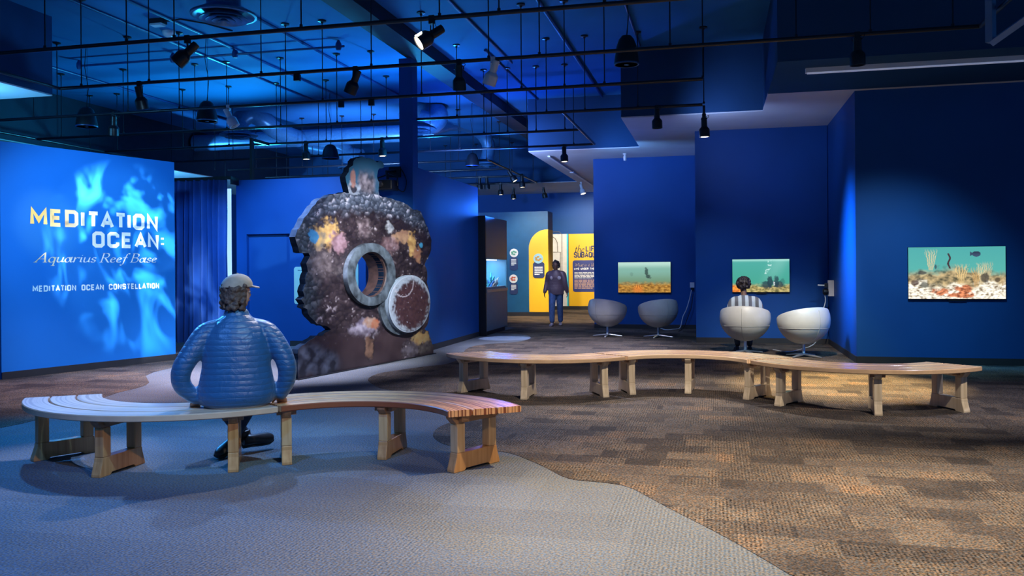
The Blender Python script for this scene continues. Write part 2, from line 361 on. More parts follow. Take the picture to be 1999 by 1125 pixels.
def link(name, me, m, parent=None, label=None, kind=None):
    o = bpy.data.objects.new(name, me); C.objects.link(o)
    if m is not None: me.materials.append(m)
    if parent is not None: o.parent = parent
    if label: o['label'] = label
    if kind: o['kind'] = kind
    return o
def part(name, mb, m, parent, world=False, label=None, kind=None, bevel=0.0):
    if world:
        inv = parent_world(parent).inverted()
        mb.v = [inv @ p for p in mb.v]
    o = link(name, mb.mesh(name), m, parent, label, kind)
    if bevel: add_bevel(o, bevel)
    return o
def parent_world(o):
    M = Matrix.LocRotScale(o.location, o.rotation_euler, o.scale)
    return parent_world(o.parent) @ M if o.parent else M
def add_bevel(o, w, seg=2):
    b = o.modifiers.new('bevel', 'BEVEL'); b.width = w; b.segments = seg; b.limit_method = 'ANGLE'; b.angle_limit = math.radians(40)
def thing(name, label, cat, loc=(0, 0, 0), rz=0.0, group=None):
    o = bpy.data.objects.new(name, None); C.objects.link(o)
    o.empty_display_size = 0.1
    o.location = loc; o.rotation_euler = (0, 0, rz); tag(o, label, cat, group)
    return o
def tag(o, label, cat, group=None):
    o['label'] = label; o['category'] = cat
    if group: o['group'] = group
    return o
def single(name, mb, m, label, cat, loc=(0, 0, 0), group=None, bevel=0.0):
    """a thing that is one mesh; mb in world coordinates"""
    off = Vector(loc)
    o = link(name, mb.mesh(name, off), m); o.location = loc
    if bevel: add_bevel(o, bevel)
    return tag(o, label, cat, group)
def struct(name, mb, m, parent=None, label=None):
    o = link(name, mb.mesh(name), m, parent)
    if parent is None: o['kind'] = 'structure'
    if label: o['label'] = label
    return o
def colour_mesh(name, verts, faces, cols, m, parent=None):
    me = bpy.data.meshes.new(name); me.from_pydata([tuple(v) for v in verts], [], faces)
    a = me.color_attributes.new('Col', 'FLOAT_COLOR', 'POINT')
    flat = []
    for c in cols: flat += [c[0], c[1], c[2], 1.0]
    a.data.foreach_set('color', flat); me.update()
    return link(name, me, m, parent)
def nz3(x, y, z=0.0): return noise.noise(Vector((x, y, z)))
def fbm(x, y, z=0.0, o=4): return noise.fractal(Vector((x, y, z)), 1.0, 2.0, o)
def mixc(a, b, t):
    t = max(0.0, min(1.0, t)); return tuple(a[i] * (1 - t) + b[i] * t for i in range(3))
def sstep(a, b, x):
    t = max(0.0, min(1.0, (x - a) / (b - a))); return t * t * (3 - 2 * t)
def smooth_poly(pts, per=5):
    out = []; n = len(pts)
    for i in range(n):
        p0, p1, p2, p3 = pts[i - 1], pts[i], pts[(i + 1) % n], pts[(i + 2) % n]
        for k in range(per):
            t = k / per
            out.append(tuple(0.5 * ((2 * p1[j]) + (-p0[j] + p2[j]) * t + (2 * p0[j] - 5 * p1[j] + 4 * p2[j] - p3[j]) * t * t + (-p0[j] + 3 * p1[j] - 3 * p2[j] + p3[j]) * t ** 3) for j in range(len(p1))))
    return out

# ================================================================== THE SETTING
SOF, TOP = 4.05, 5.22
M_GREY = carpet_mat('blue_grey_carpet', [(0.115, 0.125, 0.140, 1), (0.135, 0.148, 0.165, 1), (0.155, 0.168, 0.185, 1)], [(1.1, 0.5), (0.5, 1.0)], 0.45, False)
M_BROWN = carpet_mat('brown_patch_carpet', [(0.040, 0.034, 0.032, 1), (0.075, 0.062, 0.055, 1), (0.105, 0.085, 0.070, 1), (0.135, 0.108, 0.086, 1), (0.19, 0.125, 0.082, 1)], [(0.5, 0.25), (0.25, 0.25)], 0.80)
floor = struct('floor', MB().bb((-17, -4, -0.1), (9, 30, 0)), M_GREY)
def flat_patch(name, outline, z, m, parent):
    """a carpet inlay: outline of floor points, 2 mm of pile"""
    pts = [Vector((p[0], p[1])) for p in outline]
    n = len(pts)
    vs, es, fs, *_ = delaunay_2d_cdt(pts, [(i, (i + 1) % n) for i in range(n)], [list(range(n))], 1, 1e-5)
    mb = MB(); mb.add([(v.x, v.y, z) for v in vs], [tuple(f) for f in fs])
    o = link(name, mb.mesh(name), m, parent)
    s = o.modifiers.new('pile', 'SOLIDIFY'); s.thickness = z - 0.0002; s.offset = -1
    return o
edge = [(1540, 1122), (1480, 1086), (1400, 1041), (1310, 995), (1262, 969), (1225, 951), (1180, 943), (1110, 935), (1060, 911), (1001, 887), (950, 879), (915, 877), (868, 868), (847, 855), (848, 843), (862, 832), (897, 818), (905, 800), (860, 780), (800, 767), (745, 759), (724, 748), (719, 740), (735, 731), (765, 725), (830, 716), (872, 711), (898, 700), (905, 688), (912, 681), (930, 675), (960, 671.5), (1000, 669), (1025, 665), (1036, 659.5), (1027, 654.5), (1000, 651.5), (976, 651), (970, 649), (985, 645.5), (1008, 640)]
fe = [at_z(x, y)[:2] for x, y in edge]
fs_ = []
for k in range(len(fe) - 1):
    a, b, c, d = fe[max(k - 1, 0)], fe[k], fe[k + 1], fe[min(k + 2, len(fe) - 1)]
    for q in range(4):
        t = q / 4
        fs_.append(tuple(0.5 * (2 * b[j] + (-a[j] + c[j]) * t + (2 * a[j] - 5 * b[j] + 4 * c[j] - d[j]) * t * t + (-a[j] + 3 * b[j] - 3 * c[j] + d[j]) * t ** 3) for j in range(2)))
big = [(3.0, 1.6)] + fs_ + [(-4.7, 20.0), (-7.5, 22.0), (-7.5, 28.8), (8.6, 28.8), (8.6, 1.6)]
flat_patch('brown_carpet', big, 0.003, M_BROWN, floor)
lb = [(0, 836), (45, 827), (100, 813), (160, 792), (230, 767), (268, 758), (284, 753), (291, 747), (287, 739), (284, 734), (300, 727), (345, 716)]
lpts = [at_z(x, y)[:2] for x, y in lb]
flat_patch('brown_carpet', [(-9.6, 6.6)] + [tuple(p) for p in lpts] + [(-8.4, 13.0), (-9.6, 13.0)], 0.003, M_BROWN, floor)

struct('ceiling', MB().bb((-16, -4, TOP), (9, 26, TOP + 0.1)), M_CEIL)
def soffit(name, a, b, under, side=M_FASCIA):
    struct(name, MB().bb((a[0], a[1], SOF + 0.02), (b[0], b[1], TOP)), side)
    struct(name + '_underside', MB().bb((a[0] + .001, a[1] + .001, SOF), (b[0] - .001, b[1] - .001, SOF + 0.019)), under)
soffit('ceiling_rear', (-4.05, 18.45), (8.5, 29.2), M_WHITE)
soffit('ceiling_niche', (-1.58, 14.75), (8.5, 18.449), M_WHITE)
struct('ceiling_right', MB().bb((0.785, 11.25, SOF + 0.02), (8.5, 14.749, TOP)), M_FASCIA)
struct('ceiling_right_underside', MB().bb((0.786, 13.3, SOF), (8.4, 14.748, SOF + 0.019)), M_WHITE)
struct('ceiling_right_front_underside', MB().bb((0.786, 11.251, SOF), (8.4, 13.299, SOF + 0.019)), M_FASCIA)
soffit('ceiling_far_left', (-16, 25.3), (-4.051, 29.2), M_WHITE)
soffit('ceiling_left', (-16, 10.551), (-13.6, 25.299), M_WHITE, M_BEAM)
soffit('ceiling_near_left', (-16, -4), (-9.5, 10.55), M_WHITE, M_FASCIA)
struct('ceiling_beam', MB().bb((-5.02, 3, 5.0), (-4.62, 25.3, TOP)), M_BEAM)
struct('ceiling_far_left_wall', MB().bb((-16.2, 8, 0), (-16, 29.2, SOF)), M_BLUE)

# title wall (turned eleven degrees)
TA, TB = at_z(3, 742), at_z(343, 703)
tdir = (TB - TA).normalized(); tnor = Vector((tdir.y, -tdir.x, 0))     # towards the room
TLEN = (TB - TA).length
TM = Matrix(((tdir.x, tnor.x, 0, TA.x), (tdir.y, tnor.y, 0, TA.y), (0, 0, 1, 0), (0, 0, 0, 1)))
def tw(s, d, z): return TM @ Vector((s, d, z))
mb = MB().bb((0, -0.16, 0.0), (TLEN, 0, 3.22)); mb.v = [TM @ p for p in mb.v]
wall_title = struct('wall_left', mb, M_TITLE)
mb = MB().bb((-0.02, -0.16, 0.0), (-2.6, -0.02, 3.22)); mb.v = [TM @ p for p in mb.v]
struct('wall_left_return', mb, M_BLUE)
mb = MB().bb((0, 0.001, 0.0), (TLEN, 0.016, 0.10)); mb.v = [TM @ p for p in mb.v]
struct('baseboard_left', mb, M_BASE)

# partition with the closed doorway, and the block in front of it
LY = 14.7
x0, x1 = at_y(462, 500, LY).x, -5.0
d0, d1 = at_y(482, 550, LY).x, at_y(566, 550, LY).x
dz = at_y(520, 457, LY).z
mb = MB().bb((x0, LY, 0), (d0, LY + 0.2, 3.2)).bb((d1, LY, 0), (x1, LY + 0.2, 3.2)).bb((d0, LY, dz), (d1, LY + 0.2, 3.2))
struct('wall_partition', mb, M_BLUE)
struct('door_1', MB().bb((d0, LY + 0.09, 0.0), (d1, LY + 0.14, dz)), M_BLUE)
struct('baseboard_partition', MB().bb((x0, LY - 0.014, 0), (d0, LY - 0.001, 0.1)).bb((d1, LY - 0.014, 0), (-5.8, LY - 0.001, 0.1)), M_BASE)
BX = -4.93
struct('wall_block', MB().bb((-5.79, 13.4, 0), (BX, 17.4, 3.18)), M_BLUE)
struct('baseboard_block', MB().bb((BX + 0.001, 13.4, 0), (BX + 0.015, 17.38, 0.1)), M_BASE)
struct('column', MB().bb((BX - 0.235, 13.41, 3.18), (BX, 13.66, 5.0)), M_BLUE)
# rear gallery
struct('wall_rear', MB().bb((-12, 28.9, 0), (-2.6, 29.1, SOF)), M_BLUE)
struct('baseboard_rear', MB().bb((-12, 28.886, 0), (-2.7, 28.899, 0.12)), M_BASE)
struct('wall_exhibit', MB().bb((-9.0, 24.95, 0), (-4.89, 25.7, 3.16)), mat('teal_wall_paint', (0.005, 0.085, 0.21), 0.55, vary=0.06))
struct('baseboard_exhibit', MB().bb((-9.0, 24.936, 0), (-4.88, 24.949, 0.12)).bb((-4.889, 24.95, 0), (-4.876, 25.7, 0.12)), M_BASE)
# screens' walls
struct('wall_middle', MB().bb((-2.83, 20.13, 0), (-0.38, 20.4, SOF)).bb((-2.83, 20.4, 0), (-2.63, 28.9, SOF)), M_BLUE)
struct('wall_niche', MB().bb((-0.37, 16.57, 0), (2.02, 20.4, SOF)), M_BLUE)
struct('wall_right', MB().bb((2.03, 13.42, 0), (8.5, 17.0, SOF)), M_BLUE)
struct('baseboard_middle', MB().bb((-2.83, 20.116, 0), (-0.38, 20.129, 0.1)), M_BASE)
struct('baseboard_niche', MB().bb((-0.37, 16.556, 0), (2.015, 16.569, 0.1)).bb((2.016, 13.42, 0), (2.029, 16.55, 0.1)), M_BASE)
struct('baseboard_right', MB().bb((2.03, 13.406, 0), (8.5, 13.419, 0.1)), M_BASE)
# ================================================================== OVERHEAD: tracks, lamps, ducts
PZ = 4.0
TRACK_Y = {1: 8.17, 2: 9.96, 3: 11.76, 4: 13.62, 5: 15.45, 6: 17.35, 7: 19.15, 8: 21.0, 9: 22.7, 10: 24.6}
XW, XE = -12.62, -5.21
def track(k, xa, xb, rods, label, extra=None):
    """one black lighting pipe hung on rods; rods are given as world X"""
    y = TRACK_Y[k]
    t = thing('lighting_track', label, 'lighting track', (xa, y, PZ), 0, 'black lighting tracks')
    mb = MB().tube([(xa, y, PZ), (xb, y, PZ)], 0.024, 10)
    part('pipe', mb, M_PIPE, t, True)
    for path in (extra or []):
        part('pipe', MB().tube(path, 0.024, 10), M_PIPE, t, True)
    for x in rods:
        r = part('hanger_rod', MB().tube([(x, y, PZ + 0.02), (x, y, TOP - 0.01)], 0.008, 6).lathe([(0.018, PZ + 0.015), (0.018, PZ + 0.045)], (x, y, 0), None, 8), M_PIPE, t, True)
        part('ceiling_canopy', MB().lathe([(0.012, TOP - 0.05), (0.02, TOP - 0.03), (0.062, TOP - 0.018), (0.062, TOP)], (x, y, 0), None, 14), M_PIPE, r, True)
def X(px, py, k): return at_y(px, py, TRACK_Y[k]).x
track(1, -11.0, 1.2, [X(88, 92, 1), X(247, 82, 1), X(340, 75, 1), X(588, 60, 1), X(858, 38, 1), X(974, 26, 1), X(1180, 12, 1)], 'long black pipe track nearest the camera, running under the big round air diffuser')
track(2, -8.85, 2.77, [X(159, 168, 2), X(291, 160, 2), X(510, 145, 2), X(725, 132, 2), X(954, 114, 2), X(1053, 107, 2), X(1308, 90, 2), X(1554, 74, 2), X(1699, 63, 2), X(1860, 55, 2)], 'black pipe track that reaches the right wall and turns towards the camera at both ends',
      [[(-8.85, 9.96, PZ), (-8.82, 7.6, PZ)], [(2.77, 9.96, PZ), (2.77, 8.2, PZ)]])
track(3, -13.4, -0.15, [X(66, 230, 3), X(112, 225, 3), X(250, 215, 3), X(350, 210, 3), X(558, 200, 3), X(630, 196, 3), X(823, 185, 3), X(1018, 175, 3), X(1102, 168, 3), X(1180, 166, 3), X(1372, 154, 3)], 'black pipe track carrying the two spotlights at far left, third from the camera')
track(4, XW, -0.18, [X(x, 240, 4) for x in (120, 241, 381, 443, 548, 658, 725, 892, 1067, 1142)] + [X(1245, 214, 4), X(1374, 204, 4)], 'black pipe track crossing the dark column, fourth from the camera',
      [[(XW, 10.6, PZ), (XW, 16.9, PZ)]])
track(5, XW + 0.03, -2.44, [X(x, 280, 5) for x in (176, 229, 357, 447, 540, 637, 755, 945, 991, 1047, 1103)], 'black pipe track carrying two lit downlights left of the column',
      [[(-2.41, 13.62, PZ), (-2.41, 17.35, PZ)]])
track(6, XW + 0.03, -2.44, [X(x, 300, 6) for x in (335, 378, 455, 560, 622, 705, 840, 898, 960, 1029, 1120)], 'black pipe track ending in front of the dark fascia with one lit downlight')
track(7, -12.0, -5.19, [X(x, 320, 7) for x in (420, 500, 590, 668, 730, 895, 950)], 'black pipe track just below the silver duct elbows',
      [[(-5.18, 19.15, PZ), (-5.16, 24.6, PZ)]])
track(8, -12.0, XE, [X(x, 333, 8) for x in (440, 540, 610, 690, 815, 975)], 'black pipe track behind the round dish diffuser at the rear')
track(9, -11.0, XE, [X(x, 345, 9) for x in (480, 560, 640, 880, 995)], 'black pipe track with two unlit spotlights at the rear')
track(10, -10.5, -5.21, [X(x, 357, 10) for x in (500, 600, 870, 930, 1000, 1041)], 'farthest black pipe track, in front of the white soffit strip')

def lamp(label, px, py, k, aim, m=M_BLACK, lit=False, back=0.0, y=None, drop=0.12, size=1.0, z=None, group=None):
    """track spotlight: clamp on the pipe, yoke, neck and flared can; aim = direction of the beam"""
    y = TRACK_Y[k] if y is None else y
    zz = PZ if z is None else z
    p = at_y(px, py, y); o = Vector((p.x, y, zz))
    t = thing('track_spotlight', label, 'spotlight', o, 0, group)
    s = size
    d = Vector(aim).normalized()
    piv = Vector((0, 0, -drop * s))
    q = d.to_track_quat('-Z', 'Y').to_matrix()
    part('track_clamp', MB().bb((-0.03 * s, -0.024 * s, -0.06 * s), (0.03 * s, 0.024 * s, 0.028)), m, t, bevel=0.004)
    side = q @ Vector((1, 0, 0))
    yk = MB()
    for sg in (-1, 1):
        yk.tube([Vector((0, 0, -0.05 * s)), Vector((0, 0, -0.06 * s)) + side * 0.052 * sg * s, piv + side * 0.056 * sg * s], 0.007 * s, 6)
    part('yoke', yk, m, t)
    a = back * s                       # how much of the neck stands behind the pivot
    L = 0.15 * s
    neck = [(0.030 * s, a), (0.044 * s, a - 0.006 * s), (0.046 * s, a - L + 0.01), (0.046 * s, a - L - 0.02 * s)]
    can = [(0.05 * s, a - L), (0.078 * s, a - L - 0.035 * s), (0.082 * s, a - L - 0.05 * s), (0.082 * s, a - L - 0.16 * s), (0.074 * s, a - L - 0.16 * s), (0.070 * s, a - L - 0.12 * s)]
    b = part('lamp_can', MB().lathe(neck, piv, q, 18).lathe(can, piv, q, 22), m, t)
    part('lens', MB().lathe([(0.070 * s, a - L - 0.118 * s), (0.070 * s, a - L - (0.150 if lit else 0.125) * s), (0.05 * s, a - L - (0.156 if lit else 0.128) * s), (0.001, a - L - (0.158 if lit else 0.13) * s)], piv, q, 18), M_GLOW if lit else M_LENS, t, label='glowing lens' if lit else None)
    cord = [Vector((0.02 * s, 0, -0.03 * s)), piv + q @ Vector((0.075 * s, 0.02, a * 0.6 + 0.03 * s)), piv + q @ Vector((0.06 * s, 0.01, a - 0.02 * s)), piv + q @ Vector((0.03 * s, 0, a - 0.002))]
    part('power_cord', MB().tube(smooth_poly(cord, 4)[:13], 0.004 * s, 6), M_BLACK, t)
    return t
DN = (0.02, 0.03, -1)
lamp('large black spotlight tilted to the left, under the first track near the round diffuser', 366, 75, 1, (-0.62, -0.35, -0.75), back=0.14, drop=0.16)
lamp('lit black spotlight aimed down-left, glowing warm near the top centre', 843, 36, 1, (-0.75, -0.5, -0.62), lit=True, back=0.14, drop=0.17)
lamp('black spotlight on the second track, above the title wall and left of the pendant dome', 272, 163, 2, (0.05, 0.3, -1), back=0.10, drop=0.14)
lamp('black spotlight leaning left on the second track, left of the column', 694, 135, 2, (-0.45, 0.1, -0.9), back=0.10, drop=0.12)
lamp('black spotlight with a brownish can, right of the column and beside the white spotlight', 896, 121, 2, (-0.06, 0.25, -1), back=0.06, drop=0.10)
lamp('white spotlight on the second track to the right of the column', 963, 116, 2, (-0.35, 0.15, -0.9), M_WLAMP, back=0.12, drop=0.13)
lamp('large black spotlight pointing straight down in front of the white light strip at right', 1673, 66, 2, DN, back=0.02, drop=0.05)
lamp('dim black spotlight on the third track, just above the title wall', 222, 216, 3, (-0.2, 0.2, -1), back=0.08, drop=0.12)
lamp('white spotlight hanging beside the silver duct elbow at left', 446, 208, 3, (0.45, 0.1, -0.9), M_WLAMP, back=0.10, drop=0.12)
lamp('unlit black downlight in front of the white soffit, left of the pole-hung lit one', 1282, 209, 4, DN, back=0.02, drop=0.05)
lamp('lit black downlight on a black drop pole under the right soffit', 1374, 186, 4, DN, lit=True, back=0.02, drop=0.05, z=3.83)
lamp('lit black downlight between the curtain and the reef cut-out', 597, 277, 5, DN, lit=True, back=0.02, drop=0.05)
lamp('lit black downlight right above the top of the reef cut-out', 746, 268, 5, DN, lit=True, back=0.02, drop=0.05)
lamp('lit black downlight in front of the white soffit edge near the centre', 1101, 286, 6, DN, lit=True, back=0.02, drop=0.05)
lamp('unlit black spotlight at the corner of the blue block, left one of a pair', 936, 345, 9, DN, back=0.02, drop=0.05)
lamp('unlit black spotlight right of its twin, over the fish tank cabinet', 950, 345, 9, (0.05, 0, -1), back=0.02, drop=0.05)
lamp('lit black spotlight on the rear track, left of two over the teal wall', 977, 358, 10, DN, lit=True, back=0.02, drop=0.05)
lamp('lit black spotlight tilted to the right, highest of the rear cluster', 996, 333, 8, (0.5, 0.1, -0.8), lit=True, back=0.08, drop=0.1, y=21.25)
lamp('lit black spotlight lowest of the rear cluster, over the teal wall', 1002, 368, 10, DN, lit=True, back=0.02, drop=0.05, y=26.0, z=3.98)
lamp('lit black spotlight at the end of the rear tracks with a yellowish glow', 1019, 344, 10, DN, lit=True, back=0.02, drop=0.05, y=22.5)
lamp('unlit small black spotlight in front of the rear wall, above the yellow arch', 1061, 368, 10, (0.2, 0.1, -1), back=0.05, drop=0.06, y=26.2, z=3.98)
lamp('small white spotlight on the white ceiling track, left of the middle screen wall', 1134, 350, 10, (0.25, -0.1, -0.9), M_WLAMP, lit=True, back=0.03, drop=0.06, y=25.2, z=4.0)
# drop pole for the lit downlight
single('drop_pole', MB().tube([(at_y(1374, 186, 13.62).x, 13.62, 3.86), (at_y(1374, 186, 13.62).x, 13.62, 3.985)], 0.02, 8), M_PIPE, 'short black drop pole holding the lit downlight under the right soffit', 'pole', (at_y(1374, 186, 13.62).x, 13.62, 3.86))

# little black junction boxes clamped on the third track
for px, py, lb in ((666, 197, 'small black junction box on the track left of the column'), (725, 193, 'small black junction box on the track touching the column'), (580, 148, 'small black junction box on the second track over the curtain')):
    k = 2 if py < 150 else 3
    p = at_y(px, py, TRACK_Y[k])
    single('junction_box', MB().bb((p.x - .04, p.y - .03, PZ - 0.11), (p.x + .04, p.y + .03, PZ - 0.022)), M_BLACK, lb, 'junction box', (p.x, p.y, PZ - 0.11), 'junction boxes on the tracks', bevel=0.006)

# pendant loudspeaker domes
def dome(px, py, y, label, w=0.19, h=0.36):
    p = at_y(px, py, y)
    t = thing('pendant_speaker', label, 'pendant speaker', (p.x, y, p.z - h / 2))
    part('housing', MB().lathe([(0.02, h), (0.06, h - 0.005), (w * 0.62, h * 0.86), (w * 0.82, h * 0.6), (w * 0.95, h * 0.25), (w, 0.03), (w, 0.0), (w * 0.95, 0.0), (w * 0.9, 0.05), (0.001, 0.07)], n=28), M_BLACK, t)
    part('grille_ring', MB().lathe([(w * 1.0, -0.004), (w * 1.02, 0.012), (w * 0.93, 0.018), (w * 0.9, -0.004)], n=28), M_COND, t)
    part('driver_cone', MB().lathe([(w * 0.55, 0.066), (w * 0.45, 0.02), (0.03, -0.005), (0.001, -0.008)], n=24), M_DUCT, t)
    top = TOP - (p.z - h / 2)
    pts = [(0.0, 0, h - 0.01), (0.03, 0.01, h + (top - h) * 0.3), (-0.03, 0, h + (top - h) * 0.65), (0.0, 0, top)]
    part('cable', MB().tube(pts, 0.006, 6), M_BLACK, t)
    part('suspension_wire', MB().tube([(0.015, 0, h - 0.01), (0.02, 0, top)], 0.003, 5), M_BLACK, t)
dome(169, 228, 12.0, 'black pendant dome speaker over the title wall, left of all the domes', 0.17, 0.33)
dome(404, 217, 12.0, 'black pendant dome speaker beside the silver duct elbow', 0.165, 0.32)
dome(645, 296, 16.5, 'black pendant dome speaker above the reef cut-out, left of the column', 0.18, 0.30)
dome(1223, 98, 10.6, 'black pendant speaker with a pale cone, high in front of the right soffit', 0.155, 0.36)
dome(922, 312, 18.5, 'black pendant dome speaker half behind the round dish diffuser at the rear', 0.16, 0.30)

# round air diffusers and spiral ducts
def diffuser(loc, r, label, neck=0.5):
    t = thing('air_diffuser', label, 'air diffuser', loc)
    part('outer_ring', MB().lathe([(r * 0.5, 0.16), (r * 0.80, 0.10), (r, 0.06), (r * 1.0, 0.035), (r * 0.93, 0.03), (r * 0.78, 0.07)], n=40), M_DUCT, t)
    for a, b in ((0.74, 0.00), (0.55, -0.012), (0.36, -0.024), (0.18, -0.034)):
        part('louvre_ring', MB().lathe([(r * (a - 0.17), b + 0.055), (r * a, b), (r * a, b - 0.010), (r * (a - 0.19), b + 0.045)], n=36), M_DUCT, t)
    if neck:
        part('neck_duct', MB().lathe([(r * 0.52, 0.14), (r * 0.52, neck)], n=32), M_DUCT, t)
    return t
p = at_y(437, 40, 9.45)
diffuser((p.x, 9.45, 4.60), 0.40, 'large round louvred air diffuser at the top left, nearest the camera', TOP - 4.60)
p = at_y(466, 268, 18.0)
diffuser((p.x, 18.0, p.z), 0.44, 'round louvred air diffuser under the silver duct elbow at left', 0.3)
d2 = Vector((p.x, 18.0, p.z))
p = at_y(951, 324, 23.0); d3 = p.copy(); d3.y = 23.0
diffuser(d3, 0.37, 'round dish air diffuser right of the column at the rear', 0.25)
p = at_y(682, 331, 22.0); d4 = p.copy()
diffuser(d4, 0.32, 'small round air diffuser behind the top of the reef cut-out', 0.25)
p = at_y(818, 258, 18.0); d5 = p.copy()
diffuser(d5, 0.42, 'round air diffuser half hidden behind the right edge of the column', 0.3)
def duct(label, paths):
    t = thing('spiral_duct', label, 'air duct', paths[0][1][0])
    for nm, pts, r in paths:
        P = [Vector(q) for q in pts]; Q = []
        for i in range(len(P) - 1):
            a, b, c, d = P[max(i - 1, 0)], P[i], P[i + 1], P[min(i + 2, len(P) - 1)]
            for k in range(8):
                u = k / 8
                Q.append(0.5 * (2 * b + (c - a) * u + (2 * a - 5 * b + 4 * c - d) * u * u + (-a + 3 * b - 3 * c + d) * u ** 3))
        Q.append(P[-1])
        part(nm, MB().tube(Q, r, 24), M_DUCT, t, True)
xe = at_y(800, 250, 20.0).x
duct('long horizontal spiral duct along the rear of the ceiling', [('duct_run', [(-13.5, 20, 4.86), (-10, 20, 4.86), (xe, 20, 4.86)], 0.215)])
duct('silver duct elbow bending down to the diffuser at left', [('elbow', [d2 + Vector((0, 0, 0.27)), d2 + Vector((0.03, 0.05, 0.42)), d2 + Vector((0.22, 0.2, 0.56)), d2 + Vector((0.44, 0.4, 0.44)), d2 + Vector((0.54, 0.8, 0.26)), (d2.x + 0.66, 19.72, 4.80)], 0.215)])
duct('wide duct branch right of the column with a bright lower face', [('elbow', [at_y(796, 226, 19.4), at_y(815, 212, 19.0), at_y(842, 214, 18.6), at_y(854, 227, 18.3), at_y(842, 240, 18.1), d5 + Vector((0, 0, 0.27))], 0.25)])
duct('curved duct that swings down to the dish diffuser at the rear', [('elbow', [at_y(835, 256, 20.2), at_y(858, 247, 20.8), at_y(885, 242, 21.5), at_y(912, 245, 22.2), at_y(938, 259, 22.8), at_y(954, 284, 23.0), d3 + Vector((0, 0, 0.2))], 0.185)])
duct('duct elbow behind the top of the reef cut-out', [('elbow', [(-9.6, 22, 4.62), at_y(600, 285, 22), at_y(650, 284, 22), at_y(676, 294, 22), d4 + Vector((0, 0, 0.2))], 0.2)])

# conduits and pipes fixed to the ceiling
def conduit(px, y0, y1, x, label, r=0.022):
    single('ceiling_conduit', MB().tube([(x, y0, TOP - r), (x, y1, TOP - r)], r, 8), M_COND, label, 'conduit', (x, y0, TOP - r), 'conduits along the ceiling')
conduit(0, 8, 17.2, -8.62, 'thin conduit along the ceiling between the first spotlight and the pendant domes')
conduit(0, 8, 17.2, -7.88, 'thin conduit along the ceiling passing left of the large round diffuser')
conduit(0, 8, 17.2, -6.6, 'thin conduit along the ceiling passing right of the large round diffuser')
conduit(0, 8.5, 19.0, -11.77, 'thin conduit along the ceiling at far left, above the title wall', 0.026)
conduit(0, 7, 15.0, -3.59, 'thin conduit along the ceiling right of the beam, next to the lit spotlight')
conduit(0, 7, 18.4, -2.38, 'thin conduit along the ceiling ending over the dark front fascia', 0.03)
conduit(0, 14, 18.4, -3.82, 'short conduit along the ceiling just right of the white spotlight')
conduit(0, 7, 14.6, -1.22, 'thin conduit along the ceiling behind the pendant speaker at right')
sp = thing('sprinkler_pipe', 'thin sprinkler pipe crossing the ceiling from the title wall to the beam', 'pipe', (-11.0, 12.85, 5.12))
part('pipe', MB().tube([(-11.0, 12.85, 5.12), (-5.9, 12.85, 5.12)], 0.02, 8), M_COND, sp, True)
for x in (-11.0, -9.1, -7.9, -6.0):
    part('fitting', MB().lathe([(0.035, 5.06), (0.05, 5.10), (0.05, 5.16), (0.02, TOP)], (x, 12.85, 0), None, 12), M_COND, sp, True)
dl = at_z(330, 70, 5.15)
t = thing('ceiling_detector', 'small pale dome detector on the ceiling left of the large diffuser', 'detector', (dl.x, dl.y, 5.12))
part('dome', MB().lathe([(0.10, 0.10), (0.10, 0.06), (0.07, 0.02), (0.001, 0.0)], n=18), mat('pale_plastic', (0.55, 0.66, 0.75), 0.4), t)
dl = at_z(308, 47, 5.15)
t = thing('emergency_light', 'small boxy emergency light with a pale lens on the ceiling at upper left', 'emergency light', (dl.x, dl.y, 5.12))
part('housing', MB().bb((-0.11, -0.07, 0.03), (0.11, 0.07, 0.10)), M_BLACK, t)
part('lens', MB().bb((-0.09, -0.06, 0.0), (0.09, 0.06, 0.03)), MATS['pale_plastic'], t)
part('flex_cable', MB().tube([(0.1, 0, 0.06), (0.35, 0.05, 0.09), (0.6, 0.3, 0.08), (0.75, 0.8, 0.09)], 0.012, 6), M_BLACK, t)
# long white light strip under the right soffit, white track on the rear soffit, sensor
t = thing('light_strip', 'long white light strip under the dark right-hand soffit', 'light strip', (1.17, 11.73, SOF - 0.06))
part('channel', MB().bb((0, -0.035, 0), (6.5, 0.035, 0.06)), mat('white_strip_enamel', (0.80, 0.82, 0.86), 0.5, vary=0.02), t)
part('diffuser', MB().bb((0.02, -0.028, -0.012), (6.48, 0.028, 0.0)), mat('strip_diffuser', (0.8, 0.84, 0.95), 0.4, emit=(0.55, 0.65, 1.0, 0.22)), t)
t = thing('ceiling_track', 'white lighting track on the white rear soffit, left of the middle screen wall', 'lighting track', (-3.73, 19.2, SOF - 0.035))
part('channel', MB().bb((-0.03, 0, 0), (0.03, 7.1, 0.034)), MATS['white_strip_enamel'], t)
part('connector', MB().bb((-0.05, 3.2, -0.02), (0.05, 3.5, 0.03)), MATS['white_strip_enamel'], t)
q = at_z(1220, 300, SOF)
t = thing('ceiling_sensor', 'tiny white sensor hanging from the white soffit over the left screen wall', 'sensor', (q.x, q.y, SOF - 0.16))
part('body', MB().lathe([(0.03, 0), (0.035, 0.02), (0.035, 0.10), (0.02, 0.12), (0.05, 0.15), (0.05, 0.16)], n=14), M_WLAMP, t)
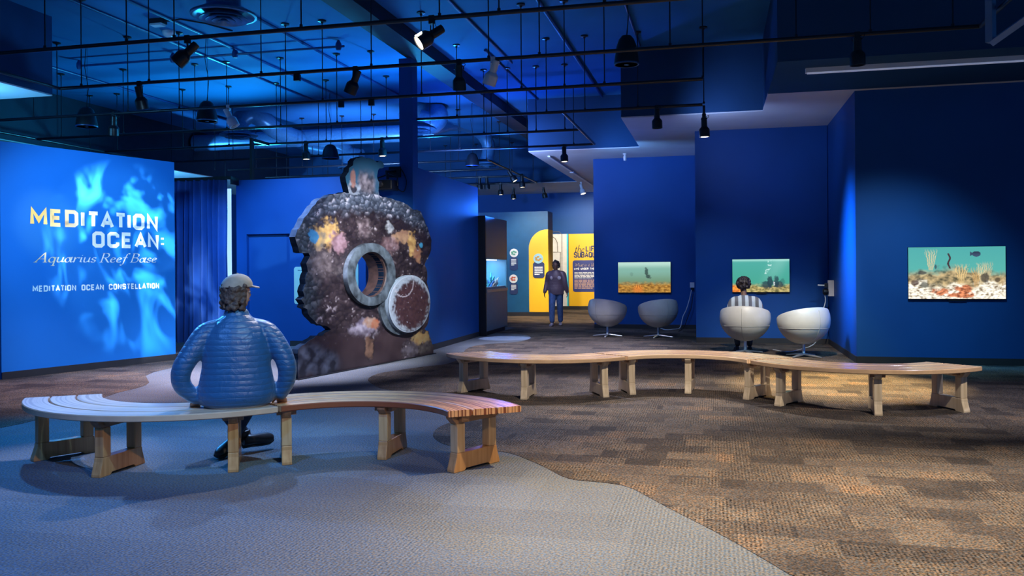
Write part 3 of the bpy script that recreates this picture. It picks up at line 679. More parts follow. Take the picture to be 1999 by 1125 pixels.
# angle bracket frame at the top right
a = at_y(1934, 83, 9.3); b = at_y(1934, 0, 9.3); c = at_y(1999, 38, 8.7)
t = thing('angle_bracket', 'pale angled metal bracket frame in the top right corner', 'bracket', (a.x, a.y, a.z))
part('upright_bar', MB().tube([a, (a.x, a.y, TOP)], 0.05, 4), mat('bracket_paint', (0.10, 0.20, 0.36), 0.5), t, True)
part('diagonal_bar', MB().tube([a + Vector((0.02, 0, 0)), c + (c - a) * 0.9], 0.04, 4), MATS['bracket_paint'], t, True)
lamp('black spotlight next to the pale angled bracket at the top right', 1985, 10, 1, (0.6, -0.3, -0.5), back=0.1, drop=0.05, y=8.2)
# black post standing on the partition
pp = at_y(492, 340, 14.8)
single('support_post', MB().bb((pp.x - 0.025, 14.76, 3.2), (pp.x + 0.025, 14.84, 4.02)).bb((pp.x - 0.025, 14.84, 3.96), (pp.x + 0.025, 15.42, 4.02)), M_BLACK, 'black post rising from the partition top right of the curtain', 'post', (pp.x, 14.8, 3.2))
# ================================================================== BENCHES
RI, RO_, SEAT = 0.775, 1.335, 0.45
W_STRIPE = wood_mat('striped_cedar', (0.24, 0.065, 0.025, 1), (0.86, 0.46, 0.19, 1), 46, (0.42, 0.56), 0.42, 0.08)
W_PALE = wood_mat('pale_cedar', (0.42, 0.29, 0.19, 1), (0.66, 0.50, 0.36, 1), 38, (0.34, 0.56), 0.28)
W_HONEY = wood_mat('honey_cedar', (0.46, 0.27, 0.14, 1), (0.76, 0.52, 0.31, 1), 38, (0.34, 0.58), 0.22)
G_PALE = grain_mat('pale_wood_post', (0.56, 0.42, 0.26, 1), (0.74, 0.60, 0.42, 1))
G_TAN = grain_mat('tan_wood_post', (0.48, 0.29, 0.13, 1), (0.64, 0.44, 0.24, 1))
G_HONEY = grain_mat('honey_wood_post', (0.40, 0.19, 0.065, 1), (0.58, 0.32, 0.13, 1))
G_RED = grain_mat('reddish_wood_rail', (0.26, 0.13, 0.065, 1), (0.40, 0.22, 0.11, 1), 0)
def arc_slab(r0, r1, a0, a1, z0, z1, n=48, ch=0.006):
    """curved board with eased edges"""
    prof = [(r0 + ch, z0), (r1 - ch, z0), (r1, z0 + ch), (r1, z1 - ch), (r1 - ch, z1), (r0 + ch, z1), (r0, z1 - ch), (r0, z0 + ch)]
    rings = []
    for i in range(n + 1):
        a = a0 + (a1 - a0) * i / n
        rings.append([Vector((r * math.cos(a), r * math.sin(a), z)) for r, z in prof])
    mb = MB().rings(rings, True, False)
    return mb
def bench(c, mid, half, woods, label, frames=(-46, 0, 46), post=G_PALE, rail=G_HONEY, slat_gap=0.010):
    t = thing('curved_bench', label, 'bench', (c[0], c[1], 0), 0, 'curved slatted benches')
    w = (RO_ - RI - 2 * slat_gap) / 3
    for k in range(3):
        r0 = RI + k * (w + slat_gap)
        o = part('seat_slat', arc_slab(r0, r0 + w, math.radians(mid - half), math.radians(mid + half), SEAT - 0.045, SEAT), woods[k % len(woods)], t)
    for f in frames:
        a = math.radians(mid + f)
        M = Matrix.Rotation(a, 4, 'Z')
        R0, R1, T = RI + 0.06, RO_ - 0.09, 0.037       # inner/outer face of the frame, half thickness
        fr = bpy.data.objects.new('leg_frame', None); C.objects.link(fr); fr.parent = t; fr.rotation_euler = (0, 0, math.radians(mid + f * 0.63))
        rm = RI + 0.06 + (RO_ - RI - 0.15) / 2; sg = math.radians(mid + f * 0.63)
        fr.location = (rm * math.cos(a) - rm * math.cos(sg), rm * math.sin(a) - rm * math.sin(sg), 0)
        fr.empty_display_size = 0.05
        # top rail with chamfered ends
        z0, z1 = SEAT - 0.105, SEAT - 0.046
        part('top_rail', MB().prism([(R0 - 0.045, -0.032, z1), (R1 + 0.045, -0.032, z1), (R1 + 0.045, -0.032, z1 - 0.018), (R1 + 0.004, -0.032, z0), (R0 - 0.004, -0.032, z0), (R0 - 0.045, -0.032, z1 - 0.018)], (0, 0.064, 0)), G_RED if rail is G_HONEY else rail, fr, bevel=0.003)
        for r in (R0 + 0.040, R1 - 0.040):
            part('post', MB().bb((r - 0.040, -T, 0.135), (r + 0.040, T, z0)), post, fr, bevel=0.006)
        # foot rail that flares to the ground, relieved underneath
        pts = [(R0 - 0.002, -T, 0.135), (R1 + 0.002, -T, 0.135), (R1 + 0.006, -T, 0.105), (R1 + 0.034, -T, 0.02), (R1 + 0.034, -T, 0.0), (R1 - 0.07, -T, 0.0), (R1 - 0.09, -T, 0.018), (R0 + 0.09, -T, 0.018), (R0 + 0.07, -T, 0.0), (R0 - 0.034, -T, 0.0), (R0 - 0.034, -T, 0.02), (R0 - 0.006, -T, 0.105)]
        part('foot_rail', MB().prism(pts, (0, 2 * T, 0)), rail, fr, bevel=0.004)
        # brackets under the slats beside the posts
        for r in (R0 + 0.045, R1 - 0.045):
            part('bracket', MB().bb((r - 0.03, -T - 0.035, SEAT - 0.085), (r + 0.03, T + 0.035, SEAT - 0.047)), G_RED, fr)
    return t
bench((-4.234, 6.357), -90.3, 56.5, [W_PALE, W_PALE, W_PALE], 'pale curved bench under the man in the blue jacket, left end open', post=G_HONEY, rail=G_HONEY)
bench((-2.465, 5.208), 91.0, 55.2, [W_STRIPE], 'reddish curved bench of boldly striped strips, right of the seated man', post=G_TAN, rail=G_HONEY)
bench((-2.033, 10.347), -91.5, 52.6, [W_HONEY], 'curved bench at the left end of the far row, nearest the reef cut-out', post=G_PALE, rail=G_PALE)
bench((-0.361, 9.052), 84.8, 56.0, [W_HONEY], 'curved bench in the middle of the far row of three', post=G_PALE, rail=G_PALE, frames=(-45, 2, 44))
bench((1.524, 10.012), -96.0, 55.2, [W_HONEY], 'curved bench at the right end of the far row, under the large screen', post=G_PALE, rail=G_PALE, frames=(-43, 6, 52))

# ================================================================== WHITE BALL CHAIRS
def ball_chair(px, py, turn, label, legturn):
    p = at_z(px, py)
    tc = Vector((-p.x, -p.y, 0)).normalized(); rt = Vector((-tc.y, tc.x, 0))
    b = tc * math.cos(turn) + rt * math.sin(turn)             # direction of the chair's back
    rz = math.atan2(b.x, -b.y)                                # local -y -> b
    t = thing('ball_chair', label, 'chair', (p.x, p.y, 0), rz, 'white ball lounge chairs')
    R, n = 0.415, 48
    def rim(a): return 0.675 + 0.115 * (-math.sin(a)) + 0.01 * math.cos(2 * a)   # a=-90deg is the back
    def rad(z):                                               # outer half width at height z
        u = (z - 0.58) / (0.378 if z < 0.58 else 0.43)
        return R * math.sqrt(max(0.0, 1 - abs(u) ** (1.9 if z < 0.58 else 2.1)))
    rings = []
    for i in range(15):
        ring = []
        for j in range(n):
            a = 2 * math.pi * j / n; u = i / 14
            z = 0.205 + (rim(a) - 0.205) * (1 - math.cos(u * math.pi / 2)) ** 0.85 if u < 1 else rim(a)
            r = rad(z) if i else 0.02
            ring.append(Vector((r * math.cos(a), r * math.sin(a) * 0.96, z)))
        rings.append(ring)
    for k, (dr, dz_) in enumerate(((0.012, 0.018), (0.035, 0.024), (0.058, 0.012), (0.07, -0.02))):   # rolled lip
        rings.append([Vector(((rad(rim(2 * math.pi * j / n)) - dr) * math.cos(2 * math.pi * j / n), (rad(rim(2 * math.pi * j / n)) - dr) * math.sin(2 * math.pi * j / n) * 0.96, rim(2 * math.pi * j / n) + dz_)) for j in range(n)])
    for u in (0.3, 0.6, 0.85, 1.0):
        rings.append([Vector((((rad(rim(2 * math.pi * j / n)) - 0.075) * (1 - 0.12 * u)) * math.cos(2 * math.pi * j / n), ((rad(rim(2 * math.pi * j / n)) - 0.075) * (1 - 0.12 * u)) * math.sin(2 * math.pi * j / n) * 0.96, (rim(2 * math.pi * j / n) - 0.02) * (1 - u) + 0.38 * u)) for j in range(n)])
    sh = MB().rings(rings, True, True)
    part('shell', sh, M_LEATHER, t)
    part('seat_cushion', MB().lathe([(0.27, 0.375), (0.30, 0.395), (0.30, 0.42), (0.27, 0.44), (0.15, 0.448), (0.001, 0.45)], n=32), M_LEATHER, t)
    # piping: one seam down the back, one around the belly
    seam = []
    for k in range(13):
        z = rim(-math.pi / 2) - 0.02 - (rim(-math.pi / 2) - 0.25) * k / 12
        seam.append((0, -(rad(z) * 0.96 + 0.002), z))
    part('back_seam', MB().tube(seam, 0.004, 6), M_SEAM, t)
    zb = 0.47
    part('belly_seam', MB().tube([((rad(zb) + 0.0015) * math.cos(2 * math.pi * j / 48), (rad(zb) + 0.0015) * math.sin(2 * math.pi * j / 48) * 0.96, zb) for j in range(49)], 0.003, 6), M_SEAM, t)
    part('column', MB().lathe([(0.05, 0.235), (0.05, 0.215), (0.024, 0.205), (0.024, 0.05), (0.035, 0.035)], n=16), M_CHROME, t)
    for k in range(4):
        a = legturn + k * math.pi / 2
        d = Vector((math.cos(a), math.sin(a), 0)); s = Vector((-d.y, d.x, 0))
        ft = MB().rings([[d * 0.02 + s * 0.026 + Vector((0, 0, 0.06)), d * 0.02 - s * 0.026 + Vector((0, 0, 0.06)), d * 0.02 - s * 0.026 + Vector((0, 0, 0.03)), d * 0.02 + s * 0.026 + Vector((0, 0, 0.03))],
                         [d * 0.31 + s * 0.018 + Vector((0, 0, 0.022)), d * 0.31 - s * 0.018 + Vector((0, 0, 0.022)), d * 0.31 - s * 0.018 + Vector((0, 0, 0.006)), d * 0.31 + s * 0.018 + Vector((0, 0, 0.006))]], True, False)
        o = part('base_leg', ft, M_CHROME, t, bevel=0.004)
        g = d * 0.29
        part('glide', MB().lathe([(0.014, 0.0), (0.014, 0.01)], (g.x, g.y, 0), None, 10), M_BLACK, o)
    return t
ball_chair(1186, 657, math.radians(-38), 'white ball chair standing partly before the yellow wall, far left', 0.5)
ball_chair(1285, 659, math.radians(30), 'white ball chair right of the left screen, facing its neighbour', 0.75)
ball_chair(1455, 690, math.radians(-8), 'white ball chair with the curly-haired person sitting in it', 0.6)
ball_chair(1569, 697, math.radians(38), 'white empty ball chair in the niche beside the seated person', 0.35)
# ================================================================== LETTERING
CH = 0.22
def _o(w): c = CH * w; return [(c, 0), (w - c, 0), (w, c), (w, 1 - c), (w - c, 1), (c, 1), (0, 1 - c), (0, c), (c, 0)]
def glyph(ch):
    w = 0.62; c = 0.14
    G = {
     'M': (0.80, [[(0, 0), (0, 1), (0.40, 0.28), (0.80, 1), (0.80, 0)]]),
     'E': (0.52, [[(0.52, 1), (0, 1), (0, 0), (0.52, 0)], [(0, 0.5), (0.46, 0.5)]]),
     'D': (w, [[(0, 0), (0, 1), (w - c, 1), (w, 1 - c), (w, c), (w - c, 0), (0, 0), (0, 0.3)]]),
     'I': (0.0, [[(0, 0), (0, 1)]]),
     'T': (0.60, [[(0, 1), (0.60, 1)], [(0.30, 1), (0.30, 0)]]),
     'A': (0.70, [[(0, 0), (0.35, 1), (0.70, 0)], [(0.12, 0.30), (0.58, 0.30)]]),
     'O': (w, [_o(w)]), 'Q': (w, [_o(w), [(0.38, 0.25), (w + 0.05, -0.06)]]),
     'N': (w, [[(0, 0), (0, 1), (w, 0), (w, 1)]]),
     'C': (w, [[(w, 0.70), (w, 1 - c), (w - c, 1), (c, 1), (0, 1 - c), (0, c), (c, 0), (w - c, 0), (w, c), (w, 0.30)]]),
     'S': (w, [[(w, 0.75), (w, 1 - c), (w - c, 1), (c, 1), (0, 1 - c), (0, 0.62), (c, 0.52), (w - c, 0.48), (w, 0.38), (w, c), (w - c, 0), (c, 0), (0, c), (0, 0.25)]]),
     'L': (0.50, [[(0, 1), (0, 0), (0.50, 0)]]),
     'F': (0.50, [[(0.50, 1), (0, 1), (0, 0)], [(0, 0.5), (0.44, 0.5)]]),
     'U': (w, [[(0, 1), (0, c), (c, 0), (w - c, 0), (w, c), (w, 1)]]),
     'B': (w, [[(0, 0), (0, 1), (w - c, 1), (w - 0.03, 1 - c), (w - 0.03, 0.62), (w - c, 0.5), (w, 0.38), (w, c), (w - c, 0), (0, 0), (0, 0.3)], [(0, 0.5), (w - c, 0.5)]]),
     'R': (w, [[(0, 0), (0, 1), (w - c, 1), (w, 1 - c), (w, 0.56), (w - c, 0.44), (0, 0.44)], [(0.30, 0.44), (w, 0)]]),
     'V': (0.70, [[(0, 1), (0.35, 0), (0.70, 1)]]),
     'H': (w, [[(0, 0), (0, 1)], [(w, 0), (w, 1)], [(0, 0.5), (w, 0.5)]]),
     '?': (0.5, [[(0, 0.75), (0.05, 1), (0.45, 1), (0.5, 0.7), (0.25, 0.45), (0.25, 0.25)], [(0.25, 0.08), (0.25, 0.0)]]),
     ':': (0.0, [[(0, 0.20), (0, 0.34)], [(0, 0.66), (0, 0.80)]]),
    }
    return G[ch]
def _arc(cx, cy, rx, ry, a0, a1, n=12): return [(cx + rx * math.cos(math.radians(a0 + (a1 - a0) * i / n)), cy + ry * math.sin(math.radians(a0 + (a1 - a0) * i / n))) for i in range(n + 1)]
def iglyph(ch):
    """pen skeletons of a slanted book face; x-height 0.52"""
    x = 0.52
    bowl = _arc(0.22, 0.26, 0.20, 0.27, 70, 430, 20)
    G = {
     'A': (0.80, [[(-0.02, 0), (0.44, 1.0)], [(0.44, 1.0), (0.66, 0)], [(0.16, 0.34), (0.60, 0.34)], [(-0.10, 0), (0.10, 0)], [(0.54, 0), (0.78, 0)]]),
     'R': (0.70, [[(0.08, 0), (0.08, 1)], [(0.0, 1), (0.3, 1)] + _arc(0.30, 0.75, 0.24, 0.25, 90, -90, 10) + [(0.08, 0.5)], [(0.28, 0.5), (0.60, 0.03), (0.70, 0.0)], [(-0.02, 0), (0.2, 0)]]),
     'B': (0.66, [[(0.08, 0), (0.08, 1)], [(0.0, 1), (0.3, 1)] + _arc(0.30, 0.76, 0.22, 0.24, 90, -90, 10) + [(0.08, 0.52)], [(0.3, 0.52)] + _arc(0.32, 0.26, 0.26, 0.26, 90, -90, 10) + [(-0.02, 0)]]),
     'W': (1.05, [[(0.0, 1), (0.20, 0)], [(0.20, 0), (0.52, 0.95)], [(0.52, 0.95), (0.68, 0)], [(0.68, 0), (1.0, 1)], [(-0.1, 1), (0.12, 1)], [(0.9, 1), (1.1, 1)]]),
     'q': (0.50, [bowl, [(0.43, x), (0.43, -0.36)], [(0.32, -0.36), (0.54, -0.36)]]),
     'u': (0.54, [[(0.0, x - 0.05), (0.06, x), (0.06, 0.14), (0.14, 0.0), (0.26, 0.02), (0.42, 0.22)], [(0.42, x), (0.42, 0.06), (0.54, 0.04)]]),
     'a': (0.56, [_arc(0.19, 0.25, 0.17, 0.25, 60, 420, 20), [(0.45, x + 0.04), (0.43, 0.08), (0.50, 0.0), (0.60, 0.08)], [(0.28, x), (0.45, x)]]),
     'r': (0.42, [[(0.0, x - 0.05), (0.07, x), (0.07, 0)], [(0.07, 0.30), (0.22, 0.50), (0.36, 0.50), (0.38, 0.43)]]),
     'i': (0.20, [[(0.0, x - 0.05), (0.07, x), (0.07, 0.06), (0.18, 0.03)], [(0.07, 0.72), (0.08, 0.76)]]),
     's': (0.38, [_arc(0.18, 0.39, 0.14, 0.13, 20, 250, 10) + [(0.22, 0.24)] + _arc(0.17, 0.13, 0.15, 0.13, 60, -160, 10)]),
     'e': (0.44, [[(0.04, 0.24), (0.34, 0.34)] + _arc(0.20, 0.36, 0.15, 0.16, 10, 150, 8) + _arc(0.22, 0.24, 0.20, 0.24, 160, 320, 10)]),
     'f': (0.34, [[(0.42, 0.94), (0.34, 1.02), (0.22, 0.92), (0.16, 0.5), (0.10, -0.2), (0.0, -0.34), (-0.1, -0.28)], [(0.0, x), (0.34, x)]]),
     't': (0.32, [[(0.12, 0.78), (0.09, 0.12), (0.16, 0.0), (0.30, 0.06)], [(-0.02, x), (0.28, x)]]),
     'h': (0.54, [[(0.07, 1.02), (0.07, 0)], [(0.07, 0.32), (0.24, 0.52), (0.40, 0.46), (0.40, 0.06), (0.52, 0.03)]]),
     'l': (0.20, [[(0.0, 0.98), (0.07, 1.02), (0.07, 0.06), (0.18, 0.03)]]),
     'k': (0.50, [[(0.07, 1.02), (0.07, 0)], [(0.38, x), (0.08, 0.26), (0.42, 0.02), (0.5, 0.02)]]),
     'o': (0.46, [bowl]), 'n': (0.54, [[(0.07, x), (0.07, 0)], [(0.07, 0.32), (0.24, 0.52), (0.40, 0.46), (0.40, 0.06), (0.52, 0.03)]]),
    }
    return G[ch]
def stroke(mb, pts, t, put):
    """polyline of constant width with mitred corners; put(x, y) -> 3D"""
    P = [Vector(p) for p in pts]; closed = (P[0] - P[-1]).length < 1e-6
    if closed: P = P[:-1]
    n = len(P); L, R = [], []
    for i in range(n):
        a = P[i - 1] if (closed or i > 0) else None; b = P[(i + 1) % n] if (closed or i < n - 1) else None
        d1 = (P[i] - a).normalized() if a is not None else None; d2 = (b - P[i]).normalized() if b is not None else None
        if d1 is None: d1 = d2
        if d2 is None: d2 = d1
        n1, n2 = Vector((-d1.y, d1.x)), Vector((-d2.y, d2.x)); m = n1 + n2
        if m.length < 0.2: m = n1
        m.normalize(); k = min(1 / max(m.dot(n1), 0.35), 1.9)
        L.append(P[i] + m * t / 2 * k); R.append(P[i] - m * t / 2 * k)
    for i in range(n if closed else n - 1):
        j = (i + 1) % n
        mb.add([put(*q) for q in (L[i], R[i], R[j], L[j])], [(0, 1, 2, 3)])
def text_sans(mb, s, x0, x1, y, h, put, t=0.19, gap=0.36, space=0.62):
    adv = 0; items = []; prev = '.'
    for ch in s:
        if ch == ' ': adv += space - gap * 0.3; prev = '.'; continue
        w, st = glyph(ch)
        if prev in 'ATLCD' and ch in 'ATNI' and (prev in 'AT' or ch in 'AT') and prev != 'I': adv -= 0.11
        items.append((adv, st)); adv += w + gap; prev = ch
    total = adv - gap; k = (x1 - x0) / total
    tt = t * h
    for a, st in items:
        for pl in st:
            stroke(mb, [(x0 + (a + px) * k, y + tt / 2 + py * (h - tt)) for px, py in pl], tt, put)
def text_italic(mb, s, x0, x1, y, h, put, slant=0.26, nib=0.125, hair=0.05, space=0.30):
    adv = 0; items = []
    for ch in s:
        if ch == ' ': adv += space; continue
        w, st = iglyph(ch); items.append((adv, st)); adv += w + 0.06
    k = (x1 - x0) / adv; nx = Vector((nib * 0.5 * math.cos(0.45) * k, nib * 0.5 * math.sin(0.45) * h))
    for a, st in items:
        for pl in st:
            Q = [Vector((x0 + (a + px + slant * py) * k, y + py * h)) for px, py in pl]
            for p, q in zip(Q[:-1], Q[1:]):
                mb.add([put(*v) for v in (p - nx, p + nx, q + nx, q - nx)], [(0, 1, 2, 3)])
                d = (q - p)
                if d.length < 1e-6: continue
                nn = Vector((-d.y, d.x)).normalized() * hair * h * 0.5; e = d.normalized() * hair * h * 0.3
                mb.add([put(*v) for v in (p - nn - e, p + nn - e, q + nn + e, q - nn + e)], [(0, 1, 2, 3)])
def text_rows(mb, x0, x1, ytop, rows, pitch, h, put, seed=1, words=7):
    """small print seen from far away: rows of word-long dashes"""
    rnd = random.Random(seed)
    for r in range(rows):
        x = x0; end = x1 if r < rows - 1 else x0 + (x1 - x0) * 0.6
        while x < end:
            w = (x1 - x0) * rnd.uniform(0.06, 0.17)
            e = min(x + w, end); mb.add([put(x, ytop - r * pitch), put(e, ytop - r * pitch), put(e, ytop - r * pitch - h), put(x, ytop - r * pitch - h)], [(0, 1, 2, 3)])
            x = e + (x1 - x0) * 0.018
def fade_mat(name, xa, xb, ca, cb):
    m = bpy.data.materials.new(name); m.use_nodes = True; t = m.node_tree; b = t.nodes['Principled BSDF']
    co = t.nodes.new('ShaderNodeTexCoord'); s = t.nodes.new('ShaderNodeSeparateXYZ'); t.links.new(co.outputs['Object'], s.inputs[0])
    mr = t.nodes.new('ShaderNodeMapRange'); mr.inputs[1].default_value = xa; mr.inputs[2].default_value = xb; t.links.new(s.outputs[0], mr.inputs[0])
    r = t.nodes.new('ShaderNodeValToRGB'); r.color_ramp.elements[0].color = ca; r.color_ramp.elements[1].color = cb; t.links.new(mr.outputs[0], r.inputs[0])
    t.links.new(r.outputs[0], b.inputs['Base Color']); b.inputs['Roughness'].default_value = 0.5
    return m
def on_wall(name, mb, m):
    """lettering built in the title wall's own frame (x along the wall, z up)"""
    o = link(name, mb.mesh(name), m, wall_title); o.matrix_basis = TM
    return o
put = lambda x, z: Vector((x, 0.003, z))
OMBRE = fade_mat('yellow_to_white_lettering', 0.55, 1.75, (0.95, 0.62, 0.16, 1), (0.85, 0.88, 0.86, 1))
mb = MB(); text_sans(mb, 'MEDITATION', 0.43, 2.415, 2.095, 0.25, put, 0.225, 0.42); on_wall('title_lettering', mb, OMBRE)
mb = MB(); text_sans(mb, 'OCEAN:', 1.35, 2.525, 1.806, 0.242, put, 0.225, 0.42); on_wall('title_lettering', mb, OMBRE)
mb = MB(); text_italic(mb, 'Aquarius Reef Base', 0.47, 2.42, 1.588, 0.135, put); on_wall('subtitle_lettering', mb, fade_mat('cream_to_white_lettering', 0.5, 1.2, (0.95, 0.75, 0.40, 1), (0.85, 0.88, 0.86, 1)))
mb = MB(); text_sans(mb, 'MEDITATION OCEAN CONSTELLATION', 0.437, 2.45, 1.173, 0.088, put, 0.215, 0.44, 1.1); on_wall('credit_lettering', mb, M_LETTER)

# ================================================================== CURTAIN
cx0, cx1 = at_y(330, 500, 14.45).x, at_y(447, 500, 14.45).x
def pleat(n, amp, thick):
    out_f, out_b = [], []
    for i in range(n + 1):
        u = i / n; x = cx0 + (cx1 - cx0) * u
        y = 14.45 + amp * math.sin(u * 2 * math.pi * 10 + 1.6 * math.sin(u * 17)) + 0.015 * math.sin(u * 53)
        out_f.append((x, y - thick)); out_b.append((x, y + thick))
    return out_f, out_b
rings = []
for z, k in ((0.06, 1.0), (0.8, 0.95), (1.8, 0.9), (2.6, 0.8), (3.05, 0.6), (3.2, 0.45)):
    f, b = pleat(160, 0.085 * k, 0.004)
    rings.append([Vector((x + 0.01 * math.sin(z * 3 + x * 9), y, z)) for x, y in f] + [Vector((x + 0.01 * math.sin(z * 3 + x * 9), y, z)) for x, y in reversed(b)])
t = thing('stage_curtain', 'tall navy pleated curtain hanging beside the title wall', 'curtain', ((cx0 + cx1) / 2, 14.45, 0.06))
part('curtain_panel', MB().rings(rings, True, True), M_CURT, t, True)
part('curtain_track', MB().bb((cx0 - 0.8, 14.42, 3.19), (x0 + 0.06, 14.48, 3.25)), M_BLACK, t, True)
part('track_bracket', MB().bb((x0 + 0.01, 14.481, 3.10), (x0 + 0.06, 14.70, 3.24)), M_BLACK, t, True)
# projection screen in the dark room behind the curtain, seen through the gap
ps = thing('projection_screen', 'bright projection seen as a thin slit at the right edge of the curtain', 'projection screen', (-10.4, 16.6, 0.0))
part('screen', MB().bb((-0.45, 0, 0.9), (at_y(451, 500, 16.6).x + 10.4, 0.03, 3.25)), mat('projected_image', (0.4, 0.5, 0.6), 0.6, emit=(0.35, 0.6, 1.0, 1.3)), ps)
part('stand', MB().bb((-0.2, 0.03, 0), (-0.1, 0.08, 0.95)), M_BLACK, ps)

# ================================================================== REEF CUT-OUT with porthole and hatch
QA, QB = at_z(583, 741.5), at_z(845, 691)
qd = (QB - QA).normalized(); qn = Vector((qd.y, -qd.x, 0)); QL = (QB - QA).length
def sz(px, py):
    p = at_plane(px, py, QA, QB); return ((p - QA).dot(qd), p.z)
outline_px = [(582, 742), (582, 683), (590, 676), (606, 664), (623, 656), (640, 649), (645, 644), (638, 638), (629, 635), (618, 633), (610, 622), (602, 612), (600, 604), (592, 600), (594, 592), (589, 586), (594, 578), (591, 568), (597, 556), (595, 544), (600, 530), (599, 514), (605, 500), (602, 495), (584, 493), (581, 482), (576, 463), (580, 450), (587, 438), (594, 426), (604, 414), (611, 402), (620, 393), (632, 386), (645, 381), (662, 378), (681, 377), (679, 366), (675, 356), (675, 345), (681, 336), (682, 326), (689, 322), (689, 314), (696, 309), (711, 307), (727, 311), (736, 317), (743, 314), (749, 318), (749, 326), (741, 329), (738, 334), (736, 345), (740, 358), (738, 372), (739, 381), (753, 386), (766, 389), (779, 393), (791, 399), (801, 405), (810, 410), (821, 413), (826, 424), (833, 440), (838, 456), (842, 470), (842, 487), (837, 500), (832, 508), (829, 516), (834, 530), (834, 552), (838, 570), (836, 600), (838, 625), (829, 643), (836, 648), (841, 662), (846, 678), (846, 690.5)]
out2 = [sz(*p) for p in outline_px]
# ragged reef edge
rag = []
for i in range(len(out2)):
    a, b = Vector(out2[i]), Vector(out2[(i + 1) % len(out2)])
    n = max(1, int((b - a).length / 0.05))
    for k in range(n):
        q = a.lerp(b, k / n)
        if q.y > 0.06: q = q + Vector((nz3(q.x * 9, q.y * 9, 1.3), nz3(q.x * 9, q.y * 9, 7.1))) * 0.028
        else: q.y = max(0.012, q.y) if i not in (0, len(out2) - 1) else 0.012
        rag.append(Vector((q.x, q.y)))
rc = Vector(sz(719, 536)); RA, RB = 0.645, 0.47        # porthole ring: half length, half height
hc = Vector(sz(790, 593)); HA, HB = 0.645, 0.46
hole = [Vector((rc.x + 0.66 * RA * math.cos(2 * math.pi * k / 48), rc.y + 0.70 * RB * math.sin(2 * math.pi * k / 48))) for k in range(48)]
def inside(q, poly):
    c = False; n = len(poly); j = n - 1
    for i in range(n):
        if (poly[i].y > q.y) != (poly[j].y > q.y) and q.x < (poly[j].x - poly[i].x) * (q.y - poly[i].y) / (poly[j].y - poly[i].y) + poly[i].x: c = not c
        j = i
    return c
def spot_d(q, px, py, rx, ry, _c={}):
    k = (px, py)
    if k not in _c: _c[k] = sz(px, py)
    c = _c[k]; return math.hypot((q[0] - c[0]) / rx, (q[1] - c[1]) / ry)
LEFTCOL = (0.26, 0.30, 0.36)
